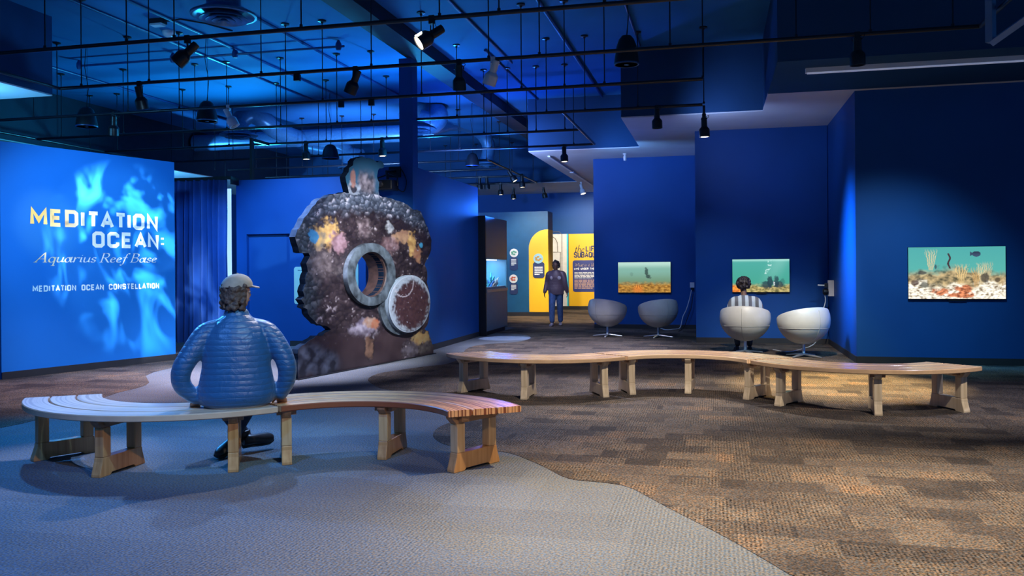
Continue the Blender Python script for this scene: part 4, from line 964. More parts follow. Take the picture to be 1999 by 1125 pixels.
def reef_colour(s, z):
    q = (s, z)
    wx, wz = s + 0.05 * nz3(s * 6, z * 8, 2.0), z + 0.04 * nz3(s * 6, z * 8, 5.0)
    k, kp = noise.voronoi(Vector((wx * 8.5, wz * 13, 0)))
    d1, d2_ = k[0], k[1]
    cr = noise.cell(Vector((kp[0].x * 31.7, kp[0].y * 17.3, 1.0)))
    dvx, dvz = wx * 8.5 - kp[0].x, wz * 13 - kp[0].y
    lit = max(0.0, 0.45 - 0.35 * dvx + 0.75 * dvz)                 # printed boulders coloured as if lit from the upper left
    f = fbm(s * 2.0, z * 3, 3.0, 3); g = fbm(s * 6, z * 8, 9.0, 3); h = fbm(s * 15, z * 22, 5.0, 2)
    gap = sstep(0.0, 0.16, d2_ - d1)
    cell_ = gap * lit * (0.55 + 0.7 * abs(cr))
    v = max(0.0, 0.16 + 0.30 * f + 0.45 * g) * 0.9
    def ramp(t, a, b, c): return mixc(a, b, t * 2) if t < 0.5 else mixc(b, c, t * 2 - 1)
    t = min(1.0, v * 0.50 + cell_ * (0.34 + 0.55 * max(0, g + 0.25 * f)))
    body = ramp(t, (0.016, 0.010, 0.014), (0.085, 0.058, 0.066), (0.70, 0.62, 0.66))
    m = sstep(0.0, 0.22, z - 2.22 + 0.16 * (s - 1.75) ** 2 * 0.55 + 0.10 * g)
    tm = min(1.0, max(0.0, 0.08 + cell_ * (0.85 + 0.5 * g) + 0.18 * h * gap))
    body = mixc(body, ramp(tm, (0.016, 0.024, 0.042), (0.16, 0.20, 0.28), (0.80, 0.80, 0.95)), m * 0.95)
    fl = sstep(0.62, 0.1, s + 0.1 * g) * sstep(0.6, 0.8, z)
    body = mixc(body, ramp(min(1, tm * 0.8), (0.012, 0.024, 0.032), (0.12, 0.17, 0.20), (0.55, 0.62, 0.68)), fl * 0.8)
    sp = max(0.0, h - 0.58 + 0.35 * f + 0.2 * g) * 2.2
    body = mixc(body, (0.80, 0.70, 0.74), min(0.8, sp) * (0.4 + 0.6 * gap))
    def blob(px, py, rx, ry, ca, cb, edge_=0.35, amt=1.0):
        nonlocal body
        d = spot_d(q, px, py, rx, ry) + 0.45 * g + 0.25 * h
        w = sstep(1.0, 1.0 - edge_, d) * amt
        if w > 0: body = mixc(body, mixc(ca, cb, 0.5 + 1.0 * fbm(s * 8, z * 11, 2.0, 3)), w)
    Y1, Y2 = (0.95, 0.62, 0.22), (0.50, 0.28, 0.10)
    blob(641, 459, 0.36, 0.22, Y2, Y1); blob(626, 470, 0.20, 0.15, (0.30, 0.26, 0.2), Y1); blob(661, 474, 0.26, 0.18, (0.24, 0.13, 0.15), (0.50, 0.32, 0.36))
    blob(611, 462, 0.11, 0.10, (0.05, 0.28, 0.55), (0.10, 0.40, 0.70), 0.2)
    blob(786, 463, 0.34, 0.12, (0.40, 0.22, 0.14), (0.62, 0.38, 0.22)); blob(804, 476, 0.17, 0.19, Y2, Y1); blob(815, 496, 0.14, 0.16, (0.38, 0.16, 0.10), (0.55, 0.30, 0.15))
    blob(822, 479, 0.06, 0.05, (0.05, 0.35, 0.6), (0.1, 0.5, 0.8), 0.2)
    blob(761, 445, 0.13, 0.10, (0.25, 0.28, 0.32), (0.7, 0.72, 0.75)); blob(712, 447, 0.26, 0.17, (0.16, 0.11, 0.12), (0.58, 0.46, 0.48), 0.8, 0.8)
    blob(762, 478, 0.30, 0.16, (0.20, 0.10, 0.11), (0.50, 0.34, 0.36), 0.8, 0.85); blob(628, 515, 0.45, 0.3, (0.13, 0.10, 0.10), (0.40, 0.33, 0.33), 0.9, 0.7)
    blob(713, 641, 0.46, 0.17, (0.22, 0.18, 0.26), (0.66, 0.60, 0.72), 0.5, 0.95); blob(722, 631, 0.20, 0.10, (0.45, 0.22, 0.14), (0.62, 0.45, 0.36)); blob(733, 634, 0.12, 0.09, (0.55, 0.16, 0.08), (0.6, 0.3, 0.18)); blob(733, 655, 0.08, 0.06, (0.6, 0.55, 0.66), (0.8, 0.75, 0.8))
    blob(721, 678, 0.12, 0.20, (0.13, 0.07, 0.05), (0.30, 0.17, 0.11)); blob(822, 661, 0.36, 0.13, Y2, (0.58, 0.42, 0.18)); blob(831, 680, 0.30, 0.12, (0.05, 0.04, 0.04), (0.22, 0.18, 0.16)); blob(800, 683, 0.30, 0.17, (0.10, 0.08, 0.09), (0.22, 0.19, 0.22), 0.5)
    # neck stack on top
    if z > 2.55:
        rock = mixc((0.05, 0.045, 0.06), (0.38, 0.34, 0.40), 0.45 + 0.9 * fbm(s * 7 + z * 3, z * 9 - s * 4, 4.0))
        rim_ = max(sstep(0.16, 0.04, s - sz(691, 340)[0]), sstep(-0.20, -0.06, s - sz(740, 340)[0]) * 0.8)
        rock = mixc(rock, (0.03, 0.13, 0.24), min(1, rim_ + sstep(2.78, 3.02, z + 0.06 * g)))
        body = mixc(body, rock, sstep(2.55, 2.66, z))
        blob(690, 368, 0.16, 0.11, (0.20, 0.25, 0.33), (0.50, 0.56, 0.66), 0.25); blob(690, 370, 0.09, 0.06, (0.03, 0.03, 0.05), (0.06, 0.06, 0.08), 0.2); blob(690, 350, 0.07, 0.14, (0.30, 0.14, 0.12), (0.45, 0.25, 0.22))
    # dark pedestal
    if z < 0.62:
        w = sstep(0.62, 0.40, z + 0.05 * g)
        ped = mixc((0.045, 0.026, 0.032), (0.08, 0.05, 0.055), 0.5 + f)
        for (px, py, rx, ry) in ((600, 702, 0.55, 0.28), (636, 712, 0.42, 0.24)):
            d = spot_d(q, px, py, rx, ry) + 0.2 * g
            ped = mixc(ped, mixc((0.03, 0.03, 0.045), (0.22, 0.25, 0.33), 0.35 + 0.9 * g), sstep(1.0, 0.5, d))
        keep = max(sstep(1.15, 0.85, spot_d(q, 822, 668, 0.42, 0.22)), sstep(1.2, 0.8, spot_d(q, 721, 678, 0.14, 0.22)), sstep(1.2, 0.8, spot_d(q, 802, 683, 0.3, 0.2)))
        body = mixc(body, ped, w * (1 - keep))
    return tuple(max(0.0, min(1.0, c * 0.52)) for c in body)
pts = list(rag) + list(hole); nr, nh = len(rag), len(hole)
edges = [(i, (i + 1) % nr) for i in range(nr)] + [(nr + i, nr + (i + 1) % nh) for i in range(nh)]
gs, gz = 0.024, 0.014
iz = 0; zz_ = 0.02
while zz_ < 3.2:
    s_ = -0.1 + (gs / 2 if iz % 2 else 0)
    while s_ < QL + 0.1:
        q = Vector((s_, zz_))
        if inside(q, rag) and not (((q.x - rc.x) / (0.68 * RA)) ** 2 + ((q.y - rc.y) / (0.72 * RB)) ** 2 < 1): pts.append(q)
        s_ += gs
    zz_ += gz; iz += 1
vs, es, fs, *_ = delaunay_2d_cdt(pts, edges, [], 0, 1e-6)
fin = []
for f in fs:
    c = sum((vs[i] for i in f), Vector((0, 0))) / len(f)
    if inside(c, rag) and not inside(c, hole): fin.append(tuple(f))
def q3(s, d, z): return QA + qd * s + qn * d + Vector((0, 0, z))
reef = thing('reef_cutout', 'tall reef habitat cut-out printed with corals, with a round porthole and hatch', 'display cut-out', tuple(QA + qd * (QL / 2)))
PM = parent_world(reef).inverted()
M_PRINT = attr_mat('printed_reef', 0, 0.4)
colour_mesh('printed_face', [PM @ q3(v.x, 0.0, v.y) for v in vs], fin, [reef_colour(v.x, v.y) for v in vs], M_PRINT, reef)
# thick dark body behind the print
mb = MB(); TH = 0.10
for loop in (rag, hole):
    n = len(loop)
    for i in range(n):
        a, b = loop[i], loop[(i + 1) % n]
        mb.add([q3(a.x, -0.001, a.y), q3(b.x, -0.001, b.y), q3(b.x, -TH, b.y), q3(a.x, -TH, a.y)], [(0, 1, 2, 3)])
mb.add([q3(v.x, -TH, v.y) for v in vs], fin)
M_EDGE = mat('dark_foam_edge', (0.008, 0.018, 0.038), 0.95, vary=0.3, scale=12, spec=0.05)
part('panel_body', mb, M_EDGE, reef, True)
mb = MB().prism([q3(-0.05, -0.16, 0), q3(QL + 0.03, -0.16, 0), q3(QL + 0.03, 0.05, 0), q3(-0.05, 0.05, 0)], (0, 0, 0.012))
part('base_plate', mb, M_BLACK, reef, True)
def ell_ring(a0, b0, a1, b1, d0, d1, c, n=64):
    mb = MB(); rings = []
    for (a, b, d) in ((a0, b0, d0), (a1, b1, d0), (a1, b1, d1), ((a0 + a1) / 2, (b0 + b1) / 2, d1 + 0.012), (a0, b0, d1)):
        rings.append([q3(c.x + a * math.cos(2 * math.pi * k / n), d, c.y + b * math.sin(2 * math.pi * k / n)) for k in range(n)])
    return mb.rings(rings, False, True, closed=True)
M_RING = mat('worn_steel_ring', (0.060, 0.078, 0.092), 0.5, 0.1, vary=0.8, scale=7, bump=0.25, bscale=18)
part('porthole_ring', ell_ring(0.68 * RA, 0.72 * RB, RA, RB, 0.002, 0.075, rc), M_RING, reef, True)
part('porthole_sleeve', ell_ring(0.66 * RA, 0.70 * RB, 0.70 * RA, 0.735 * RB, -0.28, 0.03, rc), mat('rusty_sleeve', (0.06, 0.032, 0.026), 0.6, vary=0.5, scale=9), reef, True)
part('hatch_seat', ell_ring(0.3 * HA, 0.3 * HB, HA, HB, 0.002, 0.04, hc + Vector((-0.13, -0.03))), M_RING, reef, True)
# hatch disc: rust-dark middle, pale chalky rim
hv, hcol, hf = [], [], []
NR, NA = 34, 96
for i in range(NR + 1):
    for j in range(NA):
        u = i / NR; a = 2 * math.pi * j / NA
        x, y = hc.x + HA * u * math.cos(a), hc.y + HB * u * math.sin(a)
        hv.append(PM @ q3(x, 0.105 + (0.006 if u < 0.97 else 0), y))
        n1 = fbm(x * 13, y * 18, 2.2); n2 = fbm(x * 22, y * 30, 6.0, 2)
        e = sstep(0.74, 0.98, u + 0.16 * n1 + 0.07 * n2 - 0.10 * math.sin(a + 2.2))
        c = mixc(mixc((0.034, 0.015, 0.018), (0.06, 0.028, 0.03), 0.5 + n1), (0.27, 0.32, 0.37), e)
        if n2 > 0.62: c = mixc(c, (0.4, 0.4, 0.45), (n2 - 0.62) * 3)
        dd = abs(math.hypot((x - hc.x + 0.2), (y - hc.y - 0.35) * 1.3) - 0.30)
        if dd < 0.012 and y > hc.y + 0.05 and x < hc.x + 0.1: c = mixc(c, (0.4, 0.38, 0.42), 0.7)
        hcol.append(c)
for i in range(NR):
    for j in range(NA):
        hf.append((i * NA + j, i * NA + (j + 1) % NA, (i + 1) * NA + (j + 1) % NA, (i + 1) * NA + j))
hd = part('hatch', ell_ring(0.6 * HA, 0.6 * HB, HA, HB, 0.045, 0.090, hc), mat('hatch_edge', (0.25, 0.32, 0.38), 0.5, vary=0.2), reef, True)
colour_mesh('printed_face', hv, hf, hcol, M_PRINT, hd)

# pale text panels on the partition behind the cut-out
def wall_panel(x0p, x1p, ztop, zbot, y, label, rows, rowm):
    xa, xb = at_y(x0p, 540, y).x, at_y(x1p, 540, y).x
    t = thing('text_panel', label, 'text panel', (xa, y - 0.012, zbot))
    w, h = xb - xa, ztop - zbot; r = 0.05
    o = []
    for cx, cz, a0 in ((w - r, h - r, 0), (r, h - r, 90), (r, r, 180), (w - r, r, 270)):
        o += [(cx + r * math.cos(math.radians(a0 + k * 18)), 0, cz + r * math.sin(math.radians(a0 + k * 18))) for k in range(6)]
    part('panel', MB().prism(o, (0, 0.011, 0)), mat('mint_panel', (0.46, 0.72, 0.62), 0.5, vary=0.02), t)
    mb = MB(); text_rows(mb, 0.08, w - 0.08, h - 0.06, rows, 0.05, 0.014, lambda x, z: Vector((x, -0.001, z)), 3)
    part('small_print', mb, rowm, t)
M_INK = mat('panel_ink', (0.03, 0.10, 0.20), 0.6)
M_INK2 = mat('rust_ink', (0.5, 0.16, 0.08), 0.6)
wall_panel(574.5, 640, at_y(590, 521, LY).z, at_y(590, 594, LY).z, LY, 'pale mint text panel on the blue partition, left of the cut-out', 1, M_INK)
wall_panel(655, 700, at_y(690, 513, LY).z, at_y(690, 580, LY).z, LY, 'pale text panel seen through the porthole of the cut-out', 9, M_INK2)

# projector on a bracket at the block's corner
P = at_y(757, 361, 13.1)
t = thing('wall_projector', 'black projector on a wall bracket beside the column', 'projector', (P.x, 13.1, P.z))
part('body', MB().bb((-0.15, -0.20, -0.10), (0.15, 0.12, 0.07)), M_BLACK, t, bevel=0.02)
part('lens', MB().lathe([(0.055, 0), (0.06, 0.03), (0.05, 0.07), (0.001, 0.055)], (-0.05, -0.20, -0.01), Matrix.Rotation(math.pi / 2, 3, 'X'), 18), M_LENS, t)
part('bracket_arm', MB().tube([(0, 0.0, 0.07), (-0.02, 0.0, 0.22), (0.03, 0.28, 0.26)], 0.025, 8).bb((-0.08, 0.25, 0.15), (0.12, 0.297, 0.33)), M_BLACK, t)
part('yoke', MB().tube([(-0.17, 0, -0.02), (-0.17, 0, 0.12), (0, 0, 0.17), (0.17, 0, 0.12), (0.17, 0, -0.02)], 0.014, 8), M_BLACK, t)
part('cable', MB().tube(smooth_poly([(0.1, 0.12, 0.0), (0.2, 0.2, -0.1), (0.22, 0.28, 0.1), (0.1, 0.28, 0.3)], 5)[:16], 0.009, 6), M_BLACK, t)

# ================================================================== FISH TANK CABINET
FX = -4.77
ty0, ty1 = 17.405, at_x(990, 540, FX).y
zt, zb_ = at_x(950, 506, FX).z, at_x(950, 566, FX).z
t = thing('fish_tank_cabinet', 'tall dark cabinet with a glowing blue fish tank set in its face', 'fish tank', (FX - 0.33, (ty0 + ty1) / 2, 0))
M_CAB = mat('grey_cabinet_laminate', (0.05, 0.10, 0.13), 0.35, vary=0.06)
M_CABT = mat('teal_cabinet_laminate', (0.06, 0.20, 0.28), 0.35, vary=0.06)
part('side_panel', MB().bb((FX - 0.66, ty0, 0.0), (FX - 0.001, ty0 + 0.06, 2.58)), M_BLACK, t, True)
part('upper_panel', MB().bb((FX - 0.66, ty0 + 0.061, zt), (FX, ty1, 2.57)), M_CAB, t, True)
part('lower_cabinet', MB().bb((FX - 0.66, ty0 + 0.061, 0.10), (FX, ty1, zb_ - 0.06)), M_CABT, t, True)
part('ledge', MB().bb((FX - 0.66, ty0 + 0.061, zb_ - 0.059), (FX + 0.015, ty1 + 0.005, zb_)), M_SILVER, t, True)
part('plinth', MB().bb((FX - 0.6, ty0 + 0.08, 0.0), (FX - 0.05, ty1 - 0.06, 0.099)), M_BASE, t, True)
part('tank_back', MB().bb((FX - 0.66, ty0 + 0.061, zb_ + 0.001), (FX - 0.60, ty1, zt - 0.001)), mat('tank_water_glow', (0.2, 0.5, 0.9), 0.4, emit=(0.20, 0.50, 1.0, 4.0)), t, True)  # back panel made to glow in place of lit water
part('end_panel', MB().bb((FX - 0.60, ty1 - 0.04, zb_ + 0.001), (FX, ty1, zt - 0.001)), M_CABT, t, True)
part('tank_glass', MB().bb((FX - 0.03, ty0 + 0.061, zb_ + 0.001), (FX - 0.02, ty1 - 0.041, zt - 0.001)), glass_mat(), t, True)
part('gravel', MB().bb((FX - 0.59, ty0 + 0.065, zb_ + 0.001), (FX - 0.04, ty1 - 0.045, zb_ + 0.05)), mat('white_gravel', (0.75, 0.8, 0.85), 0.8, vary=0.3, scale=40), t, True)
part('tank_lamp', MB().bb((FX - 0.5, ty0 + 0.2, zt - 0.012), (FX - 0.2, ty1 - 0.2, zt - 0.002)), mat('tank_lamp_tube', (0.9, 0.95, 1), 0.4, emit=(0.6, 0.8, 1.0, 26.0)), t, True)
mb = MB().bb((FX - 0.590, ty0 + 0.95, zt - 0.30), (FX - 0.585, ty1 - 0.28, zt - 0.05)); part('tank_sign', mb, mat('tank_sign_blue', (0.03, 0.16, 0.5), 0.5), t, True)
mb = MB(); text_rows(mb, ty0 + 1.0, ty1 - 0.33, zt - 0.09, 4, 0.045, 0.016, lambda y, z: Vector((FX - 0.583, y, z)), 5); part('tank_sign_print', mb, M_LETTER, t, True)
rnd = random.Random(4)
CORALS = [mat('coral_white', (0.85, 0.85, 0.88), 0.8, vary=0.2, scale=20), mat('coral_blue', (0.06, 0.20, 0.55), 0.8, vary=0.3, scale=20), mat('coral_tan', (0.55, 0.42, 0.35), 0.8, vary=0.3, scale=20), mat('coral_teal', (0.08, 0.45, 0.55), 0.8, vary=0.3, scale=20)]
for k in range(13):
    y = ty0 + 0.18 + (ty1 - ty0 - 0.4) * k / 12; x = FX - rnd.uniform(0.12, 0.4); h = rnd.uniform(0.08, 0.34)
    mb = MB()
    for b in range(7):
        a = rnd.uniform(0, 6.28); l = rnd.uniform(0.3, 1) * h
        mb.tube([(x, y, zb_ + 0.04), (x + 0.05 * math.cos(a), y + 0.05 * math.sin(a), zb_ + 0.04 + l * 0.6), (x + 0.09 * math.cos(a), y + 0.09 * math.sin(a), zb_ + 0.05 + l)], [0.03, 0.024, 0.012], 7, round_ends=True)
    single('coral', mb, CORALS[k % 4], ['white branching coral in the fish tank', 'dark blue branching coral in the fish tank', 'tan branching coral in the fish tank', 'teal branching coral in the fish tank'][k % 4], 'coral', (x, y, zb_ + 0.05), ['white corals in the tank', 'dark blue corals in the tank', 'tan corals in the tank', 'teal corals in the tank'][k % 4])

# ================================================================== REAR GRAPHICS
M_YEL = mat('yellow_wall_vinyl', (0.92, 0.52, 0.015), 0.5, vary=0.03, scale=1.0)
M_NAVY = mat('navy_label', (0.02, 0.035, 0.12), 0.5)
EY = 24.95
xa = at_y(1033, 560, EY).x; xr = -4.89; zt2 = at_y(1065, 448, EY).z; rr = (xr - xa) * 0.95
o = [(xr, EY - 0.004, 0.125), (xr, EY - 0.004, zt2)] + [(xa + rr - rr * math.sin(math.radians(k * 9)), EY - 0.004, zt2 - rr + rr * math.cos(math.radians(k * 9))) for k in range(11)] + [(xa, EY - 0.004, 0.125)]
arch = single('wall_graphic', MB().prism(o, (0, 0.003, 0)), M_YEL, 'yellow arch painted around the corner of the teal wall', 'wall graphic', (xa, EY, 0.13))
part('side_band', MB().bb((xr + 0.001, EY - 0.004, 0.125), (xr + 0.004, 25.7, zt2)), M_YEL, arch, True)
def round_label(px, pyc, r, px0, px1, pt, pb, label, pic, y=EY, inset=0.005):
    c = at_y(px, pyc, y)
    xl, xr_ = at_y(px0, pt, y).x, at_y(px1, pt, y).x; za, zb2 = at_y(px0, pt, y).z, at_y(px0, pb, y).z
    t = thing('exhibit_label', label, 'exhibit label', (c.x, y - inset, zb2))
    q = 0.05
    o = [(xl, 0, zb2 + q), (xl + q, 0, zb2), (xr_ - q, 0, zb2), (xr_, 0, zb2 + q), (xr_, 0, za - q), (xr_ - q, 0, za), (xl + q, 0, za), (xl, 0, za - q)]
    part('text_plate', MB().prism([(a, y - inset - 0.008, z) for a, _, z in o], (0, 0.007, 0)), M_NAVY, t, True)
    n = 40
    d = [(c.x + r * math.cos(2 * math.pi * k / n), y - inset - 0.016, c.z + r * math.sin(2 * math.pi * k / n)) for k in range(n)]
    part('picture_disc', MB().prism(d, (0, 0.012, 0)), pic[0], t, True)
    mb = MB()
    for k in range(5):
        a = pic[2] + k * 1.1
        mb.ellipsoid((c.x + r * 0.45 * math.cos(a), y - inset - 0.018, c.z + r * 0.35 * math.sin(a)), (r * 0.28, 0.006, r * 0.2), None, 12, 8)
    part('picture', mb, pic[1], t, True)
    mb = MB(); text_rows(mb, xl + 0.05, xr_ - 0.05, za - (0.14 if pb - pt > 30 else 0.05), 5, (za - zb2 - 0.1) / 7, (za - zb2) / 16, lambda x, z: Vector((x, y - inset - 0.0095, z)), 9, 5)
    part('small_print', mb, M_LETTER, t, True)
round_label(1003.5, 494, 0.13, 995, 1011, 503, 528, 'upper round label on the teal wall beside the fish tank', (mat('label_disc', (0.75, 0.78, 0.76), 0.5), mat('picture_green', (0.10, 0.35, 0.22), 0.6), 0.5))
round_label(1002.5, 544.5, 0.13, 995, 1011, 553, 575, 'lower round label on the teal wall with a red picture', (MATS['label_disc'], mat('picture_red', (0.55, 0.10, 0.05), 0.6), 0.9))
round_label(1051, 505, 0.15, 1040.5, 1063, 512, 543, 'round topped dark label on the yellow arch', (mat('label_disc_blue', (0.30, 0.55, 0.66), 0.5), mat('picture_gold', (0.45, 0.27, 0.08), 0.6), 1.6), EY, 0.009)
# rear wall panels
RY = 28.9
def rect(px0, px1, pt, pb, y): return at_y(px0, pt, y), at_y(px1, pb, y)
a, b = rect(1066, 1109, 457.5, 600, RY)
wp = single('wall_graphic', MB().bb((a.x, RY - 0.006, 0.125), (b.x, RY - 0.001, a.z)), mat('white_wall_vinyl', (0.74, 0.73, 0.72), 0.5), 'white wall panel with a fine line drawing behind the walking person', 'wall graphic', (a.x, RY, 0.13))
lw = MB(); o2 = at_y(1086, 482, RY)
arcp = [at_y(1078, 462, RY), at_y(1084, 466, RY), at_y(1088, 474, RY), at_y(1089, 492, RY)]
for pth in (arcp, [at_y(1080, 492.5, RY), at_y(1094, 492.5, RY), at_y(1094, 540, RY)], [at_y(1080, 453, RY), at_y(1092, 453, RY), at_y(1097, 458, RY), at_y(1097, 540, RY)]):
    lw.tube([(p.x, RY - 0.010, p.z) for p in pth], 0.012, 6)
part('line_drawing', lw, mat('bronze_line', (0.16, 0.13, 0.10), 0.4), wp, True)
part('cyan_border', MB().bb((b.x - 0.03, RY - 0.012, 0.125), (b.x + 0.015, RY - 0.007, a.z)), mat('cyan_border_vinyl', (0.05, 0.65, 0.75), 0.5), wp, True)
a, b = at_y(1110, 457, RY), at_y(1250, 600, RY)
yp = single('wall_graphic', MB().bb((a.x, RY - 0.005, 0.125), (-2.85, RY - 0.001, a.z)), M_YEL, 'yellow wall panel with big navy lettering at the rear', 'wall graphic', (a.x, RY, 0.13))
put = lambda x, z: Vector((x, RY - 0.012, z))
def zx(px, py): p = at_y(px, py, RY); return p.x, p.z
x0_, z0_ = zx(1122, 492.5); x1_, _ = zx(1141, 492)
mb = MB(); text_italic(mb, 'the', x0_, x1_, z0_, 0.24, put); part('heading', mb, M_NAVY, yp, True)
x0_, z0_ = zx(1144.5, 491.5); mb = MB(); text_sans(mb, 'LIFE', x0_, x0_ + 0.40, z0_, 0.20, put, 0.19, 0.34); part('heading', mb, M_NAVY, yp, True)
x0_, z0_ = zx(1121.5, 503.5); mb = MB(); text_sans(mb, 'SUBAQUATIC', x0_, x0_ + 1.12, z0_, 0.20, put, 0.19, 0.34); part('heading', mb, M_NAVY, yp, True)
a, b = at_y(1118, 508.5, RY), at_y(1118, 570, RY); w = 1.25; r = 0.08; o = []
for cx, cz, a0 in ((a.x + w - r, a.z - r, 0), (a.x + r, a.z - r, 90), (a.x + r, b.z + r, 180), (a.x + w - r, b.z + r, 270)):
    o += [(cx + r * math.cos(math.radians(a0 + k * 18)), RY - 0.011, cz + r * math.sin(math.radians(a0 + k * 18))) for k in range(6)]
part('text_box', MB().prism(o, (0, 0.005, 0)), mat('indigo_text_box', (0.035, 0.05, 0.22), 0.5), yp, True)
put = lambda x, z: Vector((x, RY - 0.013, z))
x0_, z0_ = zx(1121.5, 520.5); mb = MB(); text_italic(mb, 'What is it like', x0_, x0_ + 0.75, z0_, 0.11, put); part('subheading', mb, mat('pale_orange_ink', (0.85, 0.66, 0.5), 0.5), yp, True)
x0_, z0_ = zx(1121.5, 527); mb = MB(); text_sans(mb, 'LIVE UNDER THE SEA?', x0_, x0_ + 0.95, z0_, 0.075, put, 0.25, 0.4, 0.9); part('subheading', mb, M_LETTER, yp, True)
x0_, z0_ = zx(1121.5, 532); mb = MB(); text_rows(mb, x0_, x0_ + 1.05, z0_, 5, 0.045, 0.024, put, 11, 6); part('body_text', mb, M_LETTER, yp, True)
x0_, z0_ = zx(1121.5, 546.5); mb = MB(); text_rows(mb, x0_, x0_ + 1.05, z0_, 7, 0.046, 0.026, put, 12, 6); part('body_text', mb, mat('peach_ink', (0.62, 0.40, 0.32), 0.5), yp, True)

# ================================================================== SCREENS
def screen(px0, px1, pt, pb, y, label, fn, strength):
    a, b = at_y(px0, pt, y), at_y(px1, pb, y); w, h = b.x - a.x, a.z - b.z
    t = thing('wall_screen', label, 'screen', (a.x, y, b.z))
    part('housing', MB().bb((-0.004, -0.045, -0.012), (w + 0.004, -0.001, h + 0.004)), M_BLACK, t, bevel=0.004)
    part('control_bar', MB().bb((w * 0.42, -0.040, -0.030), (w * 0.60, -0.012, -0.0145)), M_BLACK, t)
    nx, ny = 224, 126; vs, cols, fs = [], [], []
    for j in range(ny + 1):
        for i in range(nx + 1):
            u, v = i / nx, j / ny
            vs.append((w * u, -0.0465, h * v)); cols.append(fn(u, v))
    for j in range(ny):
        for i in range(nx):
            k = j * (nx + 1) + i; fs.append((k, k + 1, k + nx + 2, k + nx + 1))
    colour_mesh('picture', vs, fs, cols, attr_mat('screen_picture', strength), t)
    return t
def L3(r, g, b): return lin(r, g, b)[:3]
def img_a(u, v):
    top = mixc(L3(120, 165, 150), L3(175, 208, 195), sstep(0.75, 1.0, v))
    c = mixc(L3(105, 135, 105), top, sstep(0.30, 0.75, v))
    n = fbm(u * 9, v * 7, 1.0); n2 = fbm(u * 16, v * 20, 3.0, 3)
    g = sstep(0.38, 0.22, v + 0.05 * n)
    c = mixc(c, mixc(L3(120, 80, 25), L3(190, 140, 60), 0.5 + n2 + 0.3 * n), g)
    if v < 0.30:
        f = math.hypot((u - 0.38) / 0.13, (v - 0.08) / 0.22); a = math.atan2(v, u - 0.38)
        if f < 1: c = mixc(c, mixc(L3(150, 70, 20), L3(235, 150, 60), 0.5 + 0.5 * math.sin(a * 34)), (1 - f) * 1.6)
    for (cx, cy, rx, ry, k) in ((0.545, 0.68, 0.035, 0.13, 0.85), (0.57, 0.54, 0.05, 0.06, 0.85), (0.53, 0.80, 0.02, 0.04, 0.7), (0.60, 0.48, 0.05, 0.02, 0.8), (0.26, 0.60, 0.035, 0.07, 0.22)):
        d = math.hypot((u - cx) / rx, (v - cy) / ry) + 0.3 * fbm(u * 25, v * 20, 8.0)
        c = mixc(c, L3(45, 60, 55), sstep(1.15, 0.7, d) * k)
    return c
def img_b(u, v):
    c = mixc(L3(60, 150, 125), L3(75, 160, 150), v); c = mixc(c, L3(150, 205, 195), sstep(0.9, 1.0, v) + 0.35 * sstep(0.25, 0.0, abs(u - 0.85 + 0.3 * (1 - v))) * v)
    n = fbm(u * 9, v * 7, 4.0); n2 = fbm(u * 16, v * 20, 6.0, 3)
    c = mixc(c, mixc(L3(95, 90, 45), L3(195, 175, 110), 0.5 + n2), sstep(0.30, 0.14, v + 0.07 * n))
    d = math.hypot((u - 0.05) / 0.16, (v - 0.05) / 0.20) + 0.3 * n2
    c = mixc(c, mixc(L3(190, 90, 20), L3(240, 160, 60), 0.5 + n2), sstep(1.0, 0.6, d))
    for (cx, cy, rx, ry, k) in ((0.66, 0.30, 0.055, 0.20, 0.9), (0.60, 0.22, 0.09, 0.12, 0.85), (0.77, 0.30, 0.05, 0.19, 0.85), (0.82, 0.22, 0.09, 0.10, 0.8), (0.88, 0.30, 0.04, 0.12, 0.4)):
        d = math.hypot((u - cx) / rx, (v - cy) / ry) + 0.35 * fbm(u * 22, v * 18, 9.0)
        c = mixc(c, L3(28, 52, 62), sstep(1.15, 0.7, d) * k)
    if abs(u - 0.63 - 0.03 * math.sin(v * 9)) < 0.035 and v > 0.55 and n2 > 0.12: c = mixc(c, L3(200, 230, 225), 0.7)
    if abs(u - 0.735) < 0.015 and 0.15 < v < 0.4 and n2 > 0: c = mixc(c, L3(215, 220, 220), 0.7)
    return c
